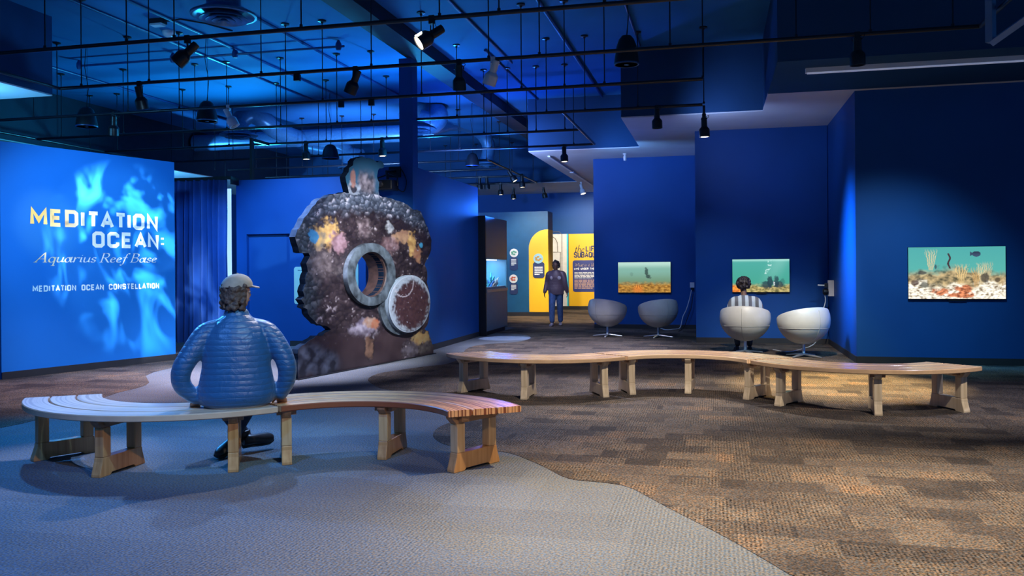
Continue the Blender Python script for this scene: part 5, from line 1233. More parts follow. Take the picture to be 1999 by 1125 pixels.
def img_c(u, v):
    c = mixc(L3(85, 165, 150), L3(70, 150, 148), v)
    n = fbm(u * 7, v * 5, 2.0); n2 = fbm(u * 14, v * 12, 5.0, 3); n4 = fbm(u * 26, v * 30, 11.0, 3)
    gl = 0.60 - 0.10 * abs(u - 0.45) * 2 + 0.08 * n
    c = mixc(c, mixc(L3(80, 75, 55), L3(190, 165, 120), 0.5 + 0.9 * n2 + 0.3 * n4), sstep(gl + 0.06, gl - 0.12, v + 0.05 * n2))
    c = mixc(c, mixc(L3(125, 105, 80), L3(252, 246, 228), 0.62 + 0.9 * n4 + 0.5 * n2), sstep(0.30, 0.16, v + 0.10 * n - 0.10 * (abs(u - 0.5) > 0.3)))
    for (cx, cy, rx, ry) in ((0.58, 0.16, 0.10, 0.13), (0.35, 0.13, 0.10, 0.08), (0.53, 0.07, 0.16, 0.06)):
        d = math.hypot((u - cx) / rx, (v - cy) / ry) + 0.5 * n2
        c = mixc(c, mixc(L3(115, 62, 40), L3(225, 140, 95), 0.5 + n4 + 0.4 * n2), sstep(1.1, 0.6, d))
    # sea fans and rods
    for (cx, base, top, sp, ca, cb) in ((0.235, 0.55, 0.97, 0.06, L3(150, 125, 85), L3(215, 195, 150)), (0.55, 0.30, 0.68, 0.07, L3(165, 125, 70), L3(220, 190, 130)), (0.70, 0.22, 0.62, 0.05, L3(160, 110, 60), L3(205, 165, 105)), (0.76, 0.30, 0.70, 0.05, L3(140, 120, 80), L3(225, 205, 160)), (0.97, 0.25, 0.55, 0.03, L3(110, 90, 60), L3(160, 130, 90)), (0.82, 0.35, 0.72, 0.05, L3(120, 105, 75), L3(200, 180, 140))):
        if base < v < top:
            q = (v - base) / (top - base); x = (u - cx) / (sp * (0.35 + 0.9 * q))
            if abs(x) < 1:
                k = 0.5 + 0.5 * math.sin(x * 15 + n2 * 4)
                if k > 0.45 - 0.2 * (1 - q): c = mixc(c, mixc(ca, cb, k), 0.8 * (1 - q ** 4))
    if abs(u - 0.425 + 0.01 * math.sin(v * 30)) < 0.010 and 0.58 < v < 0.88: c = L3(60, 42, 45)
    for (cx, cy, rx, ry, col) in ((0.06, 0.31, 0.05, 0.06, L3(70, 45, 40)), (0.17, 0.27, 0.05, 0.07, L3(70, 70, 60)), (0.79, 0.40, 0.05, 0.10, L3(60, 55, 50)), (0.15, 0.50, 0.05, 0.04, L3(60, 60, 60)), (0.285, 0.62, 0.012, 0.05, L3(50, 60, 75)), (0.92, 0.36, 0.03, 0.05, L3(90, 75, 55))):
        d = math.hypot((u - cx) / rx, (v - cy) / ry) + 0.25 * n2
        c = mixc(c, col, sstep(1.1, 0.7, d) * 0.85)
    # the fish
    d = math.hypot((u - 0.705) / 0.045, (v - 0.86) / 0.052)
    if d < 1: c = mixc(L3(55, 70, 95), L3(35, 40, 60), (v - 0.83) * 12)
    if 0.64 < u < 0.67 and abs(v - 0.865) < 0.012 + (0.667 - u) * 1.3: c = L3(50, 62, 85)
    return c
screen(1207, 1309.5, 512.5, 571, 20.128, 'left wall screen showing hazy water, a diver shape and orange coral', img_a, 1.25)
screen(1429.5, 1541, 507, 570, 16.568, 'middle wall screen with teal water behind the curly-haired person', img_b, 1.25)
screen(1771.5, 1961.5, 483.5, 583.5, 13.418, 'large right wall screen showing a bright coral reef and a fish', img_c, 1.4)

# ================================================================== OUTLETS AND CABLES
SX = 2.03
o = at_x(1628, 563, SX)
t = thing('wall_outlet', 'white wall outlet with black adapters beside the rightmost ball chair', 'wall outlet', (SX, o.y, o.z))
part('face_plate', MB().bb((-0.10, -0.02, -0.14), (-0.001, 0.06, 0.14)), M_WLAMP, t, bevel=0.003)
part('back_box', MB().bb((-0.06, 0.061, -0.13), (-0.0005, 0.10, 0.13)), M_BLACK, t)
part('adapter', MB().lathe([(0.055, 0), (0.06, 0.02), (0.06, 0.07), (0.04, 0.09)], (-0.10, -0.02, -0.06), Matrix.Rotation(-math.pi / 2, 3, 'Y'), 16), M_BLACK, t)
part('adapter', MB().bb((-0.16, -0.05, 0.01), (-0.101, 0.03, 0.09)), M_BLACK, t, bevel=0.006)
part('plug', MB().tube([(-0.16, 0, 0.05), (-0.27, 0, 0.055)], 0.014, 8), M_WLAMP, t)
e = at_y(1600, 612, 14.0)
cab = [(SX - 0.16, o.y, o.z - 0.10), (SX - 0.15, o.y - 0.02, o.z - 0.25), (SX - 0.25, o.y - 0.1, 0.5), (SX - 0.3, o.y - 0.1, 0.15), (SX - 0.45, o.y - 0.1, 0.012), (1.2, 14.9, 0.012), (0.95, 15.2, 0.012)]
def catmull(pts, per=6):
    P = [Vector(p) for p in pts]; Q = []
    for i in range(len(P) - 1):
        a, b, c, d = P[max(i - 1, 0)], P[i], P[i + 1], P[min(i + 2, len(P) - 1)]
        for k in range(per):
            u = k / per
            Q.append(0.5 * (2 * b + (c - a) * u + (2 * a - 5 * b + 4 * c - d) * u * u + (-a + 3 * b - 3 * c + d) * u ** 3))
    Q.append(P[-1])
    for q in Q: q.z = max(q.z, 0.010); q.y = min(q.y, 20.05)
    return Q
M_CORDW = mat('pale_cord', (0.55, 0.58, 0.62), 0.5)
single('power_cable', MB().tube(catmull(cab), 0.008, 6), M_CORDW, 'pale cable dropping from the outlet behind the empty ball chair', 'cable', (SX - 0.1, o.y, 0.01))
o2 = at_y(1352, 560, 20.12)
t = thing('wall_outlet', 'small outlet with a dark plug at the right edge of the left screen wall', 'wall outlet', (o2.x, 20.129, o2.z))
part('face_plate', MB().bb((-0.06, -0.008, -0.02), (0.04, -0.001, 0.10)), M_WLAMP, t)
part('adapter', MB().bb((-0.04, -0.05, -0.08), (0.03, -0.009, -0.02)), M_BLACK, t, bevel=0.006)
MAXY = 20.06
c1 = [at_y(1350, 567, 20.08), at_y(1346, 585, 20.07), at_y(1340, 605, 20.06), at_y(1333, 620, 20.06), at_y(1328, 640, 20.05), at_z(1318, 644), at_z(1300, 645), at_z(1290, 642)]
single('power_cable', MB().tube(catmull([p + Vector((0, 0, 0.01)) for p in c1]), 0.010, 6), M_CORDW, 'white cable hanging from the outlet on the left screen wall', 'cable', tuple(c1[0]))
c2 = [at_y(1353, 575, 20.09), at_y(1350, 600, 20.08), at_y(1342, 622, 20.08), at_y(1335, 640, 20.07), at_z(1325, 648)]
single('power_cable', MB().tube(catmull([p + Vector((0, 0, 0.012)) for p in c2]), 0.008, 6), M_BLACK, 'dark cable hanging beside the white one on the left screen wall', 'cable', tuple(c2[0]))
# ================================================================== PEOPLE
M_SKIN = mat('skin', (0.42, 0.24, 0.17), 0.55, vary=0.08, scale=14)
M_SKIND = mat('dark_brown_skin', (0.16, 0.085, 0.06), 0.55, vary=0.08, scale=14)  # darker brown skin of the two rear figures
M_EYE = mat('eye_white', (0.7, 0.7, 0.7), 0.3); M_IRIS = mat('dark_iris', (0.03, 0.02, 0.015), 0.3)
def remeshed(mb, name, voxel, it=6, fac=0.5):
    me = mb.mesh(name + '_raw'); o = bpy.data.objects.new(name + '_raw', me); C.objects.link(o)
    r = o.modifiers.new('r', 'REMESH'); r.mode = 'VOXEL'; r.voxel_size = voxel; r.use_smooth_shade = True
    s = o.modifiers.new('s', 'SMOOTH'); s.factor = fac; s.iterations = it
    dg = bpy.context.evaluated_depsgraph_get(); dg.update()
    out = bpy.data.meshes.new_from_object(o.evaluated_get(dg)); out.name = name
    bpy.data.objects.remove(o); bpy.data.meshes.remove(me)
    out.polygons.foreach_set('use_smooth', [True] * len(out.polygons))
    return out
def sect(mb, rows, n=24):
    """torso-like loft: rows of (centre, rx, ry[, tilt])"""
    rings = []
    for c, rx, ry in rows:
        rings.append([Vector((c[0] + rx * math.cos(2 * math.pi * j / n), c[1] + ry * math.sin(2 * math.pi * j / n), c[2])) for j in range(n)])
    return mb.rings(rings, True)
def limb(mb, pts, r): return mb.tube(pts, r, 14, True, True)
def bezier(pts, per=5):
    P = [Vector(p) for p in pts]; Q = []
    for i in range(len(P) - 1):
        a, b, c, d = P[max(i - 1, 0)], P[i], P[i + 1], P[min(i + 2, len(P) - 1)]
        for k in range(per):
            u = k / per
            Q.append(0.5 * (2 * b + (c - a) * u + (2 * a - 5 * b + 4 * c - d) * u * u + (-a + 3 * b - 3 * c + d) * u ** 3))
    Q.append(P[-1]); return Q
def taper(rs, per=5):
    out = []
    for a, b in zip(rs[:-1], rs[1:]):
        out += [a + (b - a) * k / per for k in range(per)]
    return out + [rs[-1]]
def hand(mb, wrist, fwd, up, s=1.0, curl=0.5, side=1, spread=0.012):
    """palm, four unequal fingers bent at two knuckles, thumb leaving the side of the palm. up = back of the hand; side=+1 puts the thumb on +across"""
    f = Vector(fwd).normalized(); u = Vector(up); u = (u - f * u.dot(f)).normalized(); x = f.cross(u) * side
    W = Vector(wrist)
    mb.tube([W - f * 0.02, W + f * 0.02 * s, W + f * 0.05 * s, W + f * 0.088 * s], [(0.024 * s, 0.020 * s), (0.028 * s, 0.017 * s), (0.040 * s, 0.016 * s), (0.040 * s, 0.013 * s)], 14, True, True, flat=x)
    for k, ln in enumerate((0.068, 0.078, 0.072, 0.056)):
        off = x * (0.030 - 0.020 * k) * s
        b = W + f * 0.086 * s + off
        d1 = (f * math.cos(curl * 0.5) - u * math.sin(curl * 0.5) + x * (0.06 - 0.05 * k)).normalized()
        d2 = (f * math.cos(curl * 1.3) - u * math.sin(curl * 1.3)).normalized()
        d3 = (f * math.cos(curl * 1.9) - u * math.sin(curl * 1.9)).normalized()
        p1 = b + d1 * ln * 0.48 * s; p2 = p1 + d2 * ln * 0.32 * s; p3 = p2 + d3 * ln * 0.22 * s
        mb.tube([b - f * 0.015 * s, b, p1, p2, p3], [0.0098 * s, 0.0096 * s, 0.0090 * s, 0.0082 * s, 0.0070 * s], 10, True, True)
    t0 = W + f * 0.028 * s + x * 0.022 * s
    t1 = t0 + (f * 0.55 + x * 0.75 - u * 0.15).normalized() * 0.042 * s
    t2 = t1 + (f * 0.9 + x * 0.35 - u * 0.25).normalized() * 0.034 * s
    mb.tube([t0 - x * 0.01, t0, t1, t2], [0.015 * s, 0.014 * s, 0.0115 * s, 0.0085 * s], 10, True, True)
def head(mb, c, R, s=1.0):
    """skull, jaw, nose, ears; R turns local (+y = face) into the figure's frame"""
    c = Vector(c); P = lambda x, y, z: c + R @ Vector((x * s, y * s, z * s))
    mb.ellipsoid(P(0, -0.012, 0.030), (0.075 * s, 0.094 * s, 0.086 * s), R, 24, 16)
    mb.ellipsoid(P(0, 0.020, -0.040), (0.060 * s, 0.070 * s, 0.078 * s), R, 20, 14)
    mb.ellipsoid(P(0, 0.062, -0.088), (0.026 * s, 0.022 * s, 0.022 * s), R, 14, 10)
    mb.tube([P(0, 0.082, 0.012), P(0, 0.100, -0.022), P(0, 0.092, -0.034)], [0.009 * s, 0.014 * s, 0.013 * s], 10, True, True)
    for k in (-1, 1):
        mb.ellipsoid(P(0.074 * k, -0.012, -0.010), (0.010 * s, 0.020 * s, 0.032 * s), R, 12, 8)
        mb.ellipsoid(P(0.030 * k, 0.070, 0.020), (0.020 * s, 0.014 * s, 0.008 * s), R, 10, 8)
    mb.ellipsoid(P(0, 0.086, -0.055), (0.024 * s, 0.010 * s, 0.006 * s), R, 12, 8)
    mb.ellipsoid(P(0, 0.084, -0.066), (0.020 * s, 0.010 * s, 0.007 * s), R, 12, 8)
def face_parts(root, c, R, s=1.0, skin_lips=None):
    c = Vector(c); P = lambda x, y, z: c + R @ Vector((x * s, y * s, z * s))
    for k in (-1, 1):
        e = part('eye', MB().ellipsoid(P(0.030 * k, 0.076, 0.004), (0.013 * s, 0.010 * s, 0.008 * s), R, 12, 8), M_EYE, root)
        part('iris', MB().ellipsoid(P(0.030 * k, 0.0845, 0.004), (0.006 * s, 0.003 * s, 0.006 * s), R, 10, 8), M_IRIS, e)
    part('mouth', MB().ellipsoid(P(0, 0.0945, -0.060), (0.021 * s, 0.004 * s, 0.004 * s), R, 12, 8), mat('lips', (0.30, 0.10, 0.09), 0.5), root)
def add_mesh(name, me, m, parent):
    o = link(name, me, m, parent); return o
def shoe(mb, heel, toe, s=1.0, roll=0.0):
    h, t = Vector(heel), Vector(toe); d = (t - h).normalized()
    up = Vector((0, 0, 1)); up = (up - d * up.dot(d)).normalized(); x = d.cross(up)
    if roll: q = Matrix.Rotation(roll, 3, d); up = q @ up; x = q @ x
    L = (t - h).length; rings = []
    for u, w, hh in ((-0.02, 0.020, 0.03), (0.0, 0.032, 0.075), (0.15, 0.036, 0.095), (0.35, 0.036, 0.085), (0.6, 0.044, 0.062), (0.82, 0.046, 0.046), (0.96, 0.032, 0.036), (1.02, 0.014, 0.022)):
        c = h + d * L * u
        rings.append([c + x * (w * s * math.cos(2 * math.pi * j / 16)) + up * (hh * s * 0.5 * (1 + math.sin(2 * math.pi * j / 16)) + 0.012) for j in range(16)])
    mb.rings(rings, True)
    sole = []
    for u, w in ((-0.03, 0.022), (0.0, 0.034), (0.3, 0.036), (0.6, 0.046), (0.85, 0.046), (1.0, 0.026)):
        c = h + d * L * u
        sole.append([c + x * w * s, c + x * w * s + up * 0.020, c - x * w * s + up * 0.020, c - x * w * s])
    return MB().rings(sole, True, False)
def jacket_mat(name, col, pitch=0.045, depth=0.6):
    m = bpy.data.materials.new(name); m.use_nodes = True; t = m.node_tree; b = t.nodes['Principled BSDF']
    b.inputs['Base Color'].default_value = col; b.inputs['Roughness'].default_value = 0.42; b.inputs['Sheen Weight'].default_value = 0.15
    co = t.nodes.new('ShaderNodeTexCoord')
    n = t.nodes.new('ShaderNodeTexNoise'); n.inputs['Scale'].default_value = 5; n.inputs['Detail'].default_value = 3; t.links.new(co.outputs['Object'], n.inputs['Vector'])
    n2 = t.nodes.new('ShaderNodeTexNoise'); n2.inputs['Scale'].default_value = 13; n2.inputs['Distortion'].default_value = 1.2; n2.inputs['Detail'].default_value = 3; t.links.new(co.outputs['Object'], n2.inputs['Vector'])
    s = t.nodes.new('ShaderNodeSeparateXYZ'); t.links.new(co.outputs['Object'], s.inputs[0])
    a = t.nodes.new('ShaderNodeMath'); a.operation = 'MULTIPLY_ADD'; a.inputs[1].default_value = 0.03; t.links.new(n.outputs[0], a.inputs[0]); t.links.new(s.outputs[2], a.inputs[2])
    d = t.nodes.new('ShaderNodeMath'); d.operation = 'DIVIDE'; d.inputs[1].default_value = pitch; t.links.new(a.outputs[0], d.inputs[0])
    f = t.nodes.new('ShaderNodeMath'); f.operation = 'FRACT'; t.links.new(d.outputs[0], f.inputs[0])
    p = t.nodes.new('ShaderNodeMath'); p.operation = 'PINGPONG'; p.inputs[1].default_value = 0.5; t.links.new(f.outputs[0], p.inputs[0])
    q = t.nodes.new('ShaderNodeMath'); q.operation = 'POWER'; q.inputs[1].default_value = 0.28; t.links.new(p.outputs[0], q.inputs[0])
    ad = t.nodes.new('ShaderNodeMath'); ad.operation = 'MULTIPLY_ADD'; ad.inputs[1].default_value = 1.6; t.links.new(n2.outputs[0], ad.inputs[0]); t.links.new(q.outputs[0], ad.inputs[2])
    bp = t.nodes.new('ShaderNodeBump'); bp.inputs['Strength'].default_value = depth; bp.inputs['Distance'].default_value = 0.012; t.links.new(ad.outputs[0], bp.inputs['Height']); t.links.new(bp.outputs[0], b.inputs['Normal'])
    return m
def stripe_mat(name, ca, cb, width):
    m = bpy.data.materials.new(name); m.use_nodes = True; t = m.node_tree; b = t.nodes['Principled BSDF']
    co = t.nodes.new('ShaderNodeTexCoord'); s = t.nodes.new('ShaderNodeSeparateXYZ'); t.links.new(co.outputs['Object'], s.inputs[0])
    d = t.nodes.new('ShaderNodeMath'); d.operation = 'MULTIPLY_ADD'; d.inputs[1].default_value = 1 / width; d.inputs[2].default_value = 0.55; t.links.new(s.outputs[0], d.inputs[0])
    f = t.nodes.new('ShaderNodeMath'); f.operation = 'PINGPONG'; f.inputs[1].default_value = 1.0; t.links.new(d.outputs[0], f.inputs[0])
    r = t.nodes.new('ShaderNodeValToRGB'); r.color_ramp.interpolation = 'CONSTANT'; r.color_ramp.elements[0].color = ca; r.color_ramp.elements[1].color = cb; r.color_ramp.elements[1].position = 0.5
    t.links.new(f.outputs[0], r.inputs[0]); t.links.new(r.outputs[0], b.inputs['Base Color']); b.inputs['Roughness'].default_value = 0.8
    return m
M_JEANS = mat('dark_jeans', (0.030, 0.045, 0.085), 0.8, vary=0.2, scale=20, bump=0.1, bscale=80)
M_SHOE = mat('dark_boot_leather', (0.022, 0.022, 0.026), 0.4, vary=0.2, scale=20)
M_SOLE = mat('boot_sole', (0.045, 0.042, 0.042), 0.7)
M_HAIRB = mat('brown_hair', (0.060, 0.034, 0.026), 0.6, vary=0.5, scale=60, bump=0.6, bscale=90)
M_HAIRD = mat('black_curly_hair', (0.018, 0.012, 0.014), 0.55, vary=0.5, scale=60, bump=0.6, bscale=60)

# ---- the man on the bench (local frame: +y is where he faces, away from the camera)
mp_ = at_z(463, 799, 0.45); ang = math.atan2(-mp_.x, mp_.y)          # he faces straight away from the viewer
fwd = Vector((-math.sin(ang), math.cos(ang), 0))
man = thing('person', 'person in blue quilted jacket and cap sitting on the near bench, back turned', 'person', tuple(Vector((mp_.x, mp_.y, 0)) + fwd * 0.17), ang)
HR = Matrix.Rotation(math.radians(-58), 3, 'Z') @ Matrix.Rotation(math.radians(-4), 3, 'X')
HC = (0.012, 0.055, 1.292)
SH, EL, WR = 0.215, 0.385, 0.305
def man_arm(k, w):
    x = 0.285 if k < 0 else 0.315
    return bezier([(0.10 * k, 0.03, 1.035), (SH * k, 0.02, 0.985), (0.303 * k, -0.02, 0.865), ((0.378 if k < 0 else 0.355) * k, -0.045, 0.735), ((0.375 if k < 0 else 0.352) * k, -0.03, 0.62), (x * k, -0.015, 0.525)], 4)
body = MB()
sect(body, [((0, 0.0, 0.455), 0.15, 0.11), ((0, 0.0, 0.50), 0.175, 0.13), ((0, 0.0, 0.60), 0.165, 0.125), ((0, -0.01, 0.72), 0.155, 0.11), ((0, 0, 0.88), 0.175, 0.115), ((0, 0.01, 0.99), 0.175, 0.105), ((0, 0.02, 1.06), 0.12, 0.085), ((0, 0.03, 1.10), 0.07, 0.065)])
body.tube([(0, 0.03, 1.06), (0, 0.04, 1.14), (0.004, 0.05, 1.22)], [0.066, 0.058, 0.058], 14)
for k in (-1, 1):
    limb(body, man_arm(k, 0), taper([0.05, 0.055, 0.048, 0.042, 0.036, 0.028], 4))
    limb(body, bezier([(0.10 * k, 0.04, 0.53), (0.14 * k, 0.24, 0.535), (0.17 * k, 0.46, 0.50)]), taper([0.078, 0.07, 0.055]))
# shins cross below the seat: his left foot comes out on the right, his right foot on the left
limb(body, bezier([(-0.17, 0.46, 0.50), (-0.06, 0.50, 0.30), (0.06, 0.53, 0.115)]), taper([0.055, 0.05, 0.034]))
limb(body, bezier([(0.17, 0.46, 0.50), (0.05, 0.46, 0.30), (-0.035, 0.44, 0.12)]), taper([0.055, 0.05, 0.034]))
hand(body, (-0.285, -0.012, 0.512), (-0.10, 0.75, -0.62), (-0.15, 0.60, 0.75), 1.0, 0.25, 1)
hand(body, (0.315, -0.012, 0.512), (0.10, 0.75, -0.62), (0.15, 0.60, 0.75), 1.0, 0.25, -1)
head(body, HC, HR)
add_mesh('body', remeshed(body, 'body', 0.0062, 3), M_SKIN, man)
face_parts(man, HC, HR)
jk = MB()
sect(jk, [((0, -0.005, 0.458), 0.225, 0.165), ((0, -0.005, 0.475), 0.262, 0.185), ((0, -0.01, 0.53), 0.282, 0.195), ((0, -0.012, 0.62), 0.268, 0.182), ((0, -0.012, 0.74), 0.245, 0.165), ((0, -0.006, 0.87), 0.240, 0.155), ((0, 0.0, 0.95), 0.228, 0.143), ((0, 0.008, 1.02), 0.192, 0.124), ((0, 0.016, 1.075), 0.143, 0.102), ((0, 0.026, 1.12), 0.098, 0.086), ((0, 0.034, 1.150), 0.084, 0.080), ((0, 0.036, 1.165), 0.080, 0.078)], 32)
for k in (-1, 1):
    limb(jk, man_arm(k, 1), taper([0.065, 0.082, 0.078, 0.072, 0.066, 0.050], 4))
add_mesh('jacket', remeshed(jk, 'jacket', 0.011, 7), jacket_mat('blue_quilted_nylon', (0.010, 0.075, 0.20, 1), 0.042, 0.42), man)
hem = MB(); sect(hem, [((0, 0.0, 0.452), 0.225, 0.165), ((0, 0.0, 0.475), 0.24, 0.175)]); part('shirt_hem', hem, mat('grey_shirt', (0.30, 0.33, 0.38), 0.8), man)
tr = MB()
for k in (-1, 1):
    limb(tr, bezier([(0.09 * k, 0.0, 0.545), (0.14 * k, 0.24, 0.545), (0.17 * k, 0.47, 0.505)]), taper([0.093, 0.088, 0.070]))
limb(tr, bezier([(-0.17, 0.47, 0.505), (-0.06, 0.51, 0.30), (0.045, 0.53, 0.145)]), taper([0.070, 0.064, 0.050]))
limb(tr, bezier([(0.17, 0.47, 0.505), (0.05, 0.47, 0.30), (-0.025, 0.445, 0.15)]), taper([0.070, 0.064, 0.050]))
sect(tr, [((0, 0.01, 0.455), 0.16, 0.13), ((0, 0.01, 0.52), 0.19, 0.15), ((0, 0.01, 0.62), 0.17, 0.14)])
add_mesh('trousers', remeshed(tr, 'trousers', 0.012, 6), M_JEANS, man)
for heel, toe, roll in (((0.035, 0.52, 0.055), (0.275, 0.60, 0.075), 0.9), ((0.0, 0.47, 0.075), (-0.155, 0.30, 0.012), -0.35)):
    mb = MB(); sl = shoe(mb, heel, toe, 1.05, roll)
    mb.tube([Vector(heel) + Vector((0.015 if toe[0] > 0 else -0.02, 0.01, 0.03)), Vector(heel) + Vector((0.01 if toe[0] > 0 else -0.02, 0.0, 0.12))], [0.055, 0.056], 14, True, False)
    o = add_mesh('boot', remeshed(mb, 'boot', 0.008, 5), M_SHOE, man)
    part('sole', sl, M_SOLE, o)
# hair: a bushy mass round the back and sides, under the cap
hr = MB(); rnd = random.Random(11); hcv = Vector(HC)
hr.ellipsoid(hcv + HR @ Vector((0, -0.035, -0.030)), (0.104, 0.094, 0.105), HR, 24, 16)
for k in range(170):
    a = rnd.uniform(-2.5, 2.5); z = rnd.uniform(-0.135, 0.045)
    d = HR @ Vector((0.098 * math.sin(a), -0.108 * math.cos(a) * (1 if abs(a) < 1.57 else 0.25) - 0.012, z))
    if abs(a) > 1.9 and z > -0.02: continue
    hr.ellipsoid(hcv + d, (rnd.uniform(.010, .022),) * 3, None, 8, 6)
add_mesh('hair', remeshed(hr, 'hair', 0.006, 1), M_HAIRB, man)
cp = MB(); rings = []
for u in range(9):
    a = math.pi / 2 * u / 8
    rings.append([hcv + HR @ Vector((0.103 * math.cos(a) * math.cos(2 * math.pi * j / 28), -0.012 + 0.120 * math.cos(a) * math.sin(2 * math.pi * j / 28), 0.036 + 0.098 * math.sin(a) + 0.012 * math.sin(2 * math.pi * j / 28) * math.cos(a))) for j in range(28)])
cp.rings(rings)
M_CAP = mat('tan_cap_cloth', (0.30, 0.24, 0.20), 0.85, vary=0.08, scale=30)
cap = part('cap', cp, M_CAP, man)
br = MB(); top, bot = [], []
for j in range(13):
    a = math.pi * j / 12; x = 0.086 * math.cos(a); y = 0.085 + 0.075 * math.sin(a) ** 0.7
    top.append((x, y, 0.050 - 0.22 * (x * x) / 0.1 - 0.010 * math.sin(a)))
inner = [(0.086 * math.cos(math.pi * (12 - j) / 12), -0.012 + 0.108 * max(0.3, math.sin(math.pi * (12 - j) / 12)), 0.047) for j in range(13)]
vs_t = [hcv + HR @ Vector(p) for p in top]; vs_i = [hcv + HR @ Vector(p) for p in reversed(inner)]
up = HR @ Vector((0, 0, 0.007))
br.add(vs_t + vs_i + [p + up for p in vs_t] + [p + up for p in vs_i],
       [(j, j + 1, 13 + j + 1, 13 + j) for j in range(12)] + [(26 + j, 39 + j, 39 + j + 1, 26 + j + 1) for j in range(12)] + [(j, 26 + j, 26 + j + 1, j + 1) for j in range(12)], True)
part('brim', br, M_CAP, cap)
part('button', MB().ellipsoid(hcv + HR @ Vector((0, -0.012, 0.135)), (0.008, 0.008, 0.005)), M_CAP, cap)

# ---- the curly-haired person in the ball chair, seen from behind
cpz = at_z(1455, 690); ca = math.atan2(-cpz.x, cpz.y) + math.radians(4)
kid = thing('person', 'person with dark curly hair and striped shirt sitting in a white ball chair', 'person', (cpz.x, cpz.y, 0), ca)
b = MB(); KR = Matrix.Rotation(math.radians(6), 3, 'Z'); KC = (-0.02, 0.06, 1.135)
sect(b, [((0, 0, 0.455), 0.13, 0.10), ((0, 0, 0.52), 0.14, 0.105), ((0, -0.01, 0.68), 0.125, 0.09), ((-0.01, 0, 0.84), 0.15, 0.095), ((-0.01, 0.01, 0.90), 0.14, 0.085), ((-0.015, 0.02, 0.945), 0.07, 0.06)])
b.tube([(-0.015, 0.02, 0.92), (-0.018, 0.035, 1.0), (-0.02, 0.05, 1.07)], [0.055, 0.048, 0.05], 14)
def kid_arm(k): return bezier([(0.09 * k, 0.01, 0.90), (0.18 * k, 0.01, 0.865), (0.235 * k, 0.0, 0.74), (0.22 * k, 0.10, 0.625), (0.12 * k, 0.24, 0.60)], 4)
for k in (-1, 1):
    limb(b, kid_arm(k), taper([0.04, 0.046, 0.038, 0.034, 0.026], 4))
    limb(b, bezier([(0.09 * k, 0.03, 0.52), (0.11 * k, 0.22, 0.53), (0.12 * k, 0.40, 0.49)]), taper([0.068, 0.06, 0.048]))
    limb(b, bezier([(0.12 * k, 0.40, 0.49), (0.11 * k, 0.43, 0.28), (0.10 * k, 0.40, 0.10)]), taper([0.048, 0.044, 0.030]))
    hand(b, (0.12 * k, 0.25, 0.60), (-0.5 * k, 0.8, -0.2), (0.1 * k, 0.2, 1), 0.85, 0.3, -k)
head(b, KC, KR, 0.95)
add_mesh('body', remeshed(b, 'body', 0.0070, 3), M_SKIND, kid); face_parts(kid, KC, KR, 0.95)
s = MB()
sect(s, [((0, 0, 0.452), 0.165, 0.125), ((0, 0, 0.52), 0.185, 0.135), ((0, -0.01, 0.68), 0.175, 0.12), ((-0.008, 0, 0.80), 0.185, 0.12), ((-0.01, 0.005, 0.87), 0.185, 0.112), ((-0.012, 0.01, 0.915), 0.145, 0.095), ((-0.015, 0.018, 0.955), 0.082, 0.075), ((-0.015, 0.02, 0.97), 0.07, 0.066)], 28)
for k in (-1, 1): limb(s, kid_arm(k)[:14], taper([0.06, 0.075, 0.066, 0.060, 0.055], 4)[:14])
add_mesh('shirt', remeshed(s, 'shirt', 0.010, 6), stripe_mat('grey_striped_cotton', (0.12, 0.12, 0.14, 1), (0.46, 0.52, 0.58, 1), 0.055), kid)
tq = MB()
for k in (-1, 1):
    limb(tq, bezier([(0.08 * k, 0.02, 0.535), (0.11 * k, 0.22, 0.54), (0.12 * k, 0.41, 0.495)]), taper([0.082, 0.074, 0.060]))
    limb(tq, bezier([(0.12 * k, 0.41, 0.495), (0.11 * k, 0.435, 0.28), (0.10 * k, 0.405, 0.12)]), taper([0.060, 0.056, 0.048]))
add_mesh('trousers', remeshed(tq, 'trousers', 0.011, 5), M_BASE, kid)
for k in (-1, 1):
    mb = MB(); sl = shoe(mb, (0.10 * k, 0.37, 0.002), (0.12 * k, 0.60, 0.002), 0.95); o = add_mesh('shoe', remeshed(mb, 'shoe', 0.008, 4), M_SHOE, kid); part('sole', sl, M_SOLE, o)
h = MB(); kc = Vector(KC); rnd = random.Random(5)
h.ellipsoid(kc + KR @ Vector((0, -0.03, 0.035)), (0.095, 0.100, 0.095), KR, 24, 16)
for k in range(150):
    a, e = rnd.uniform(0, 6.283), rnd.uniform(-0.75, 1.5)
    d = Vector((math.cos(e) * math.cos(a) * 0.108, -0.03 + math.cos(e) * math.sin(a) * 0.108, 0.03 + math.sin(e) * 0.105))
    if d.y > 0.045 and d.z < 0.075: continue
    h.ellipsoid(kc + KR @ d, (rnd.uniform(.014, .026),) * 3, None, 8, 6)
add_mesh('hair', remeshed(h, 'hair', 0.008, 1), M_HAIRD, kid)

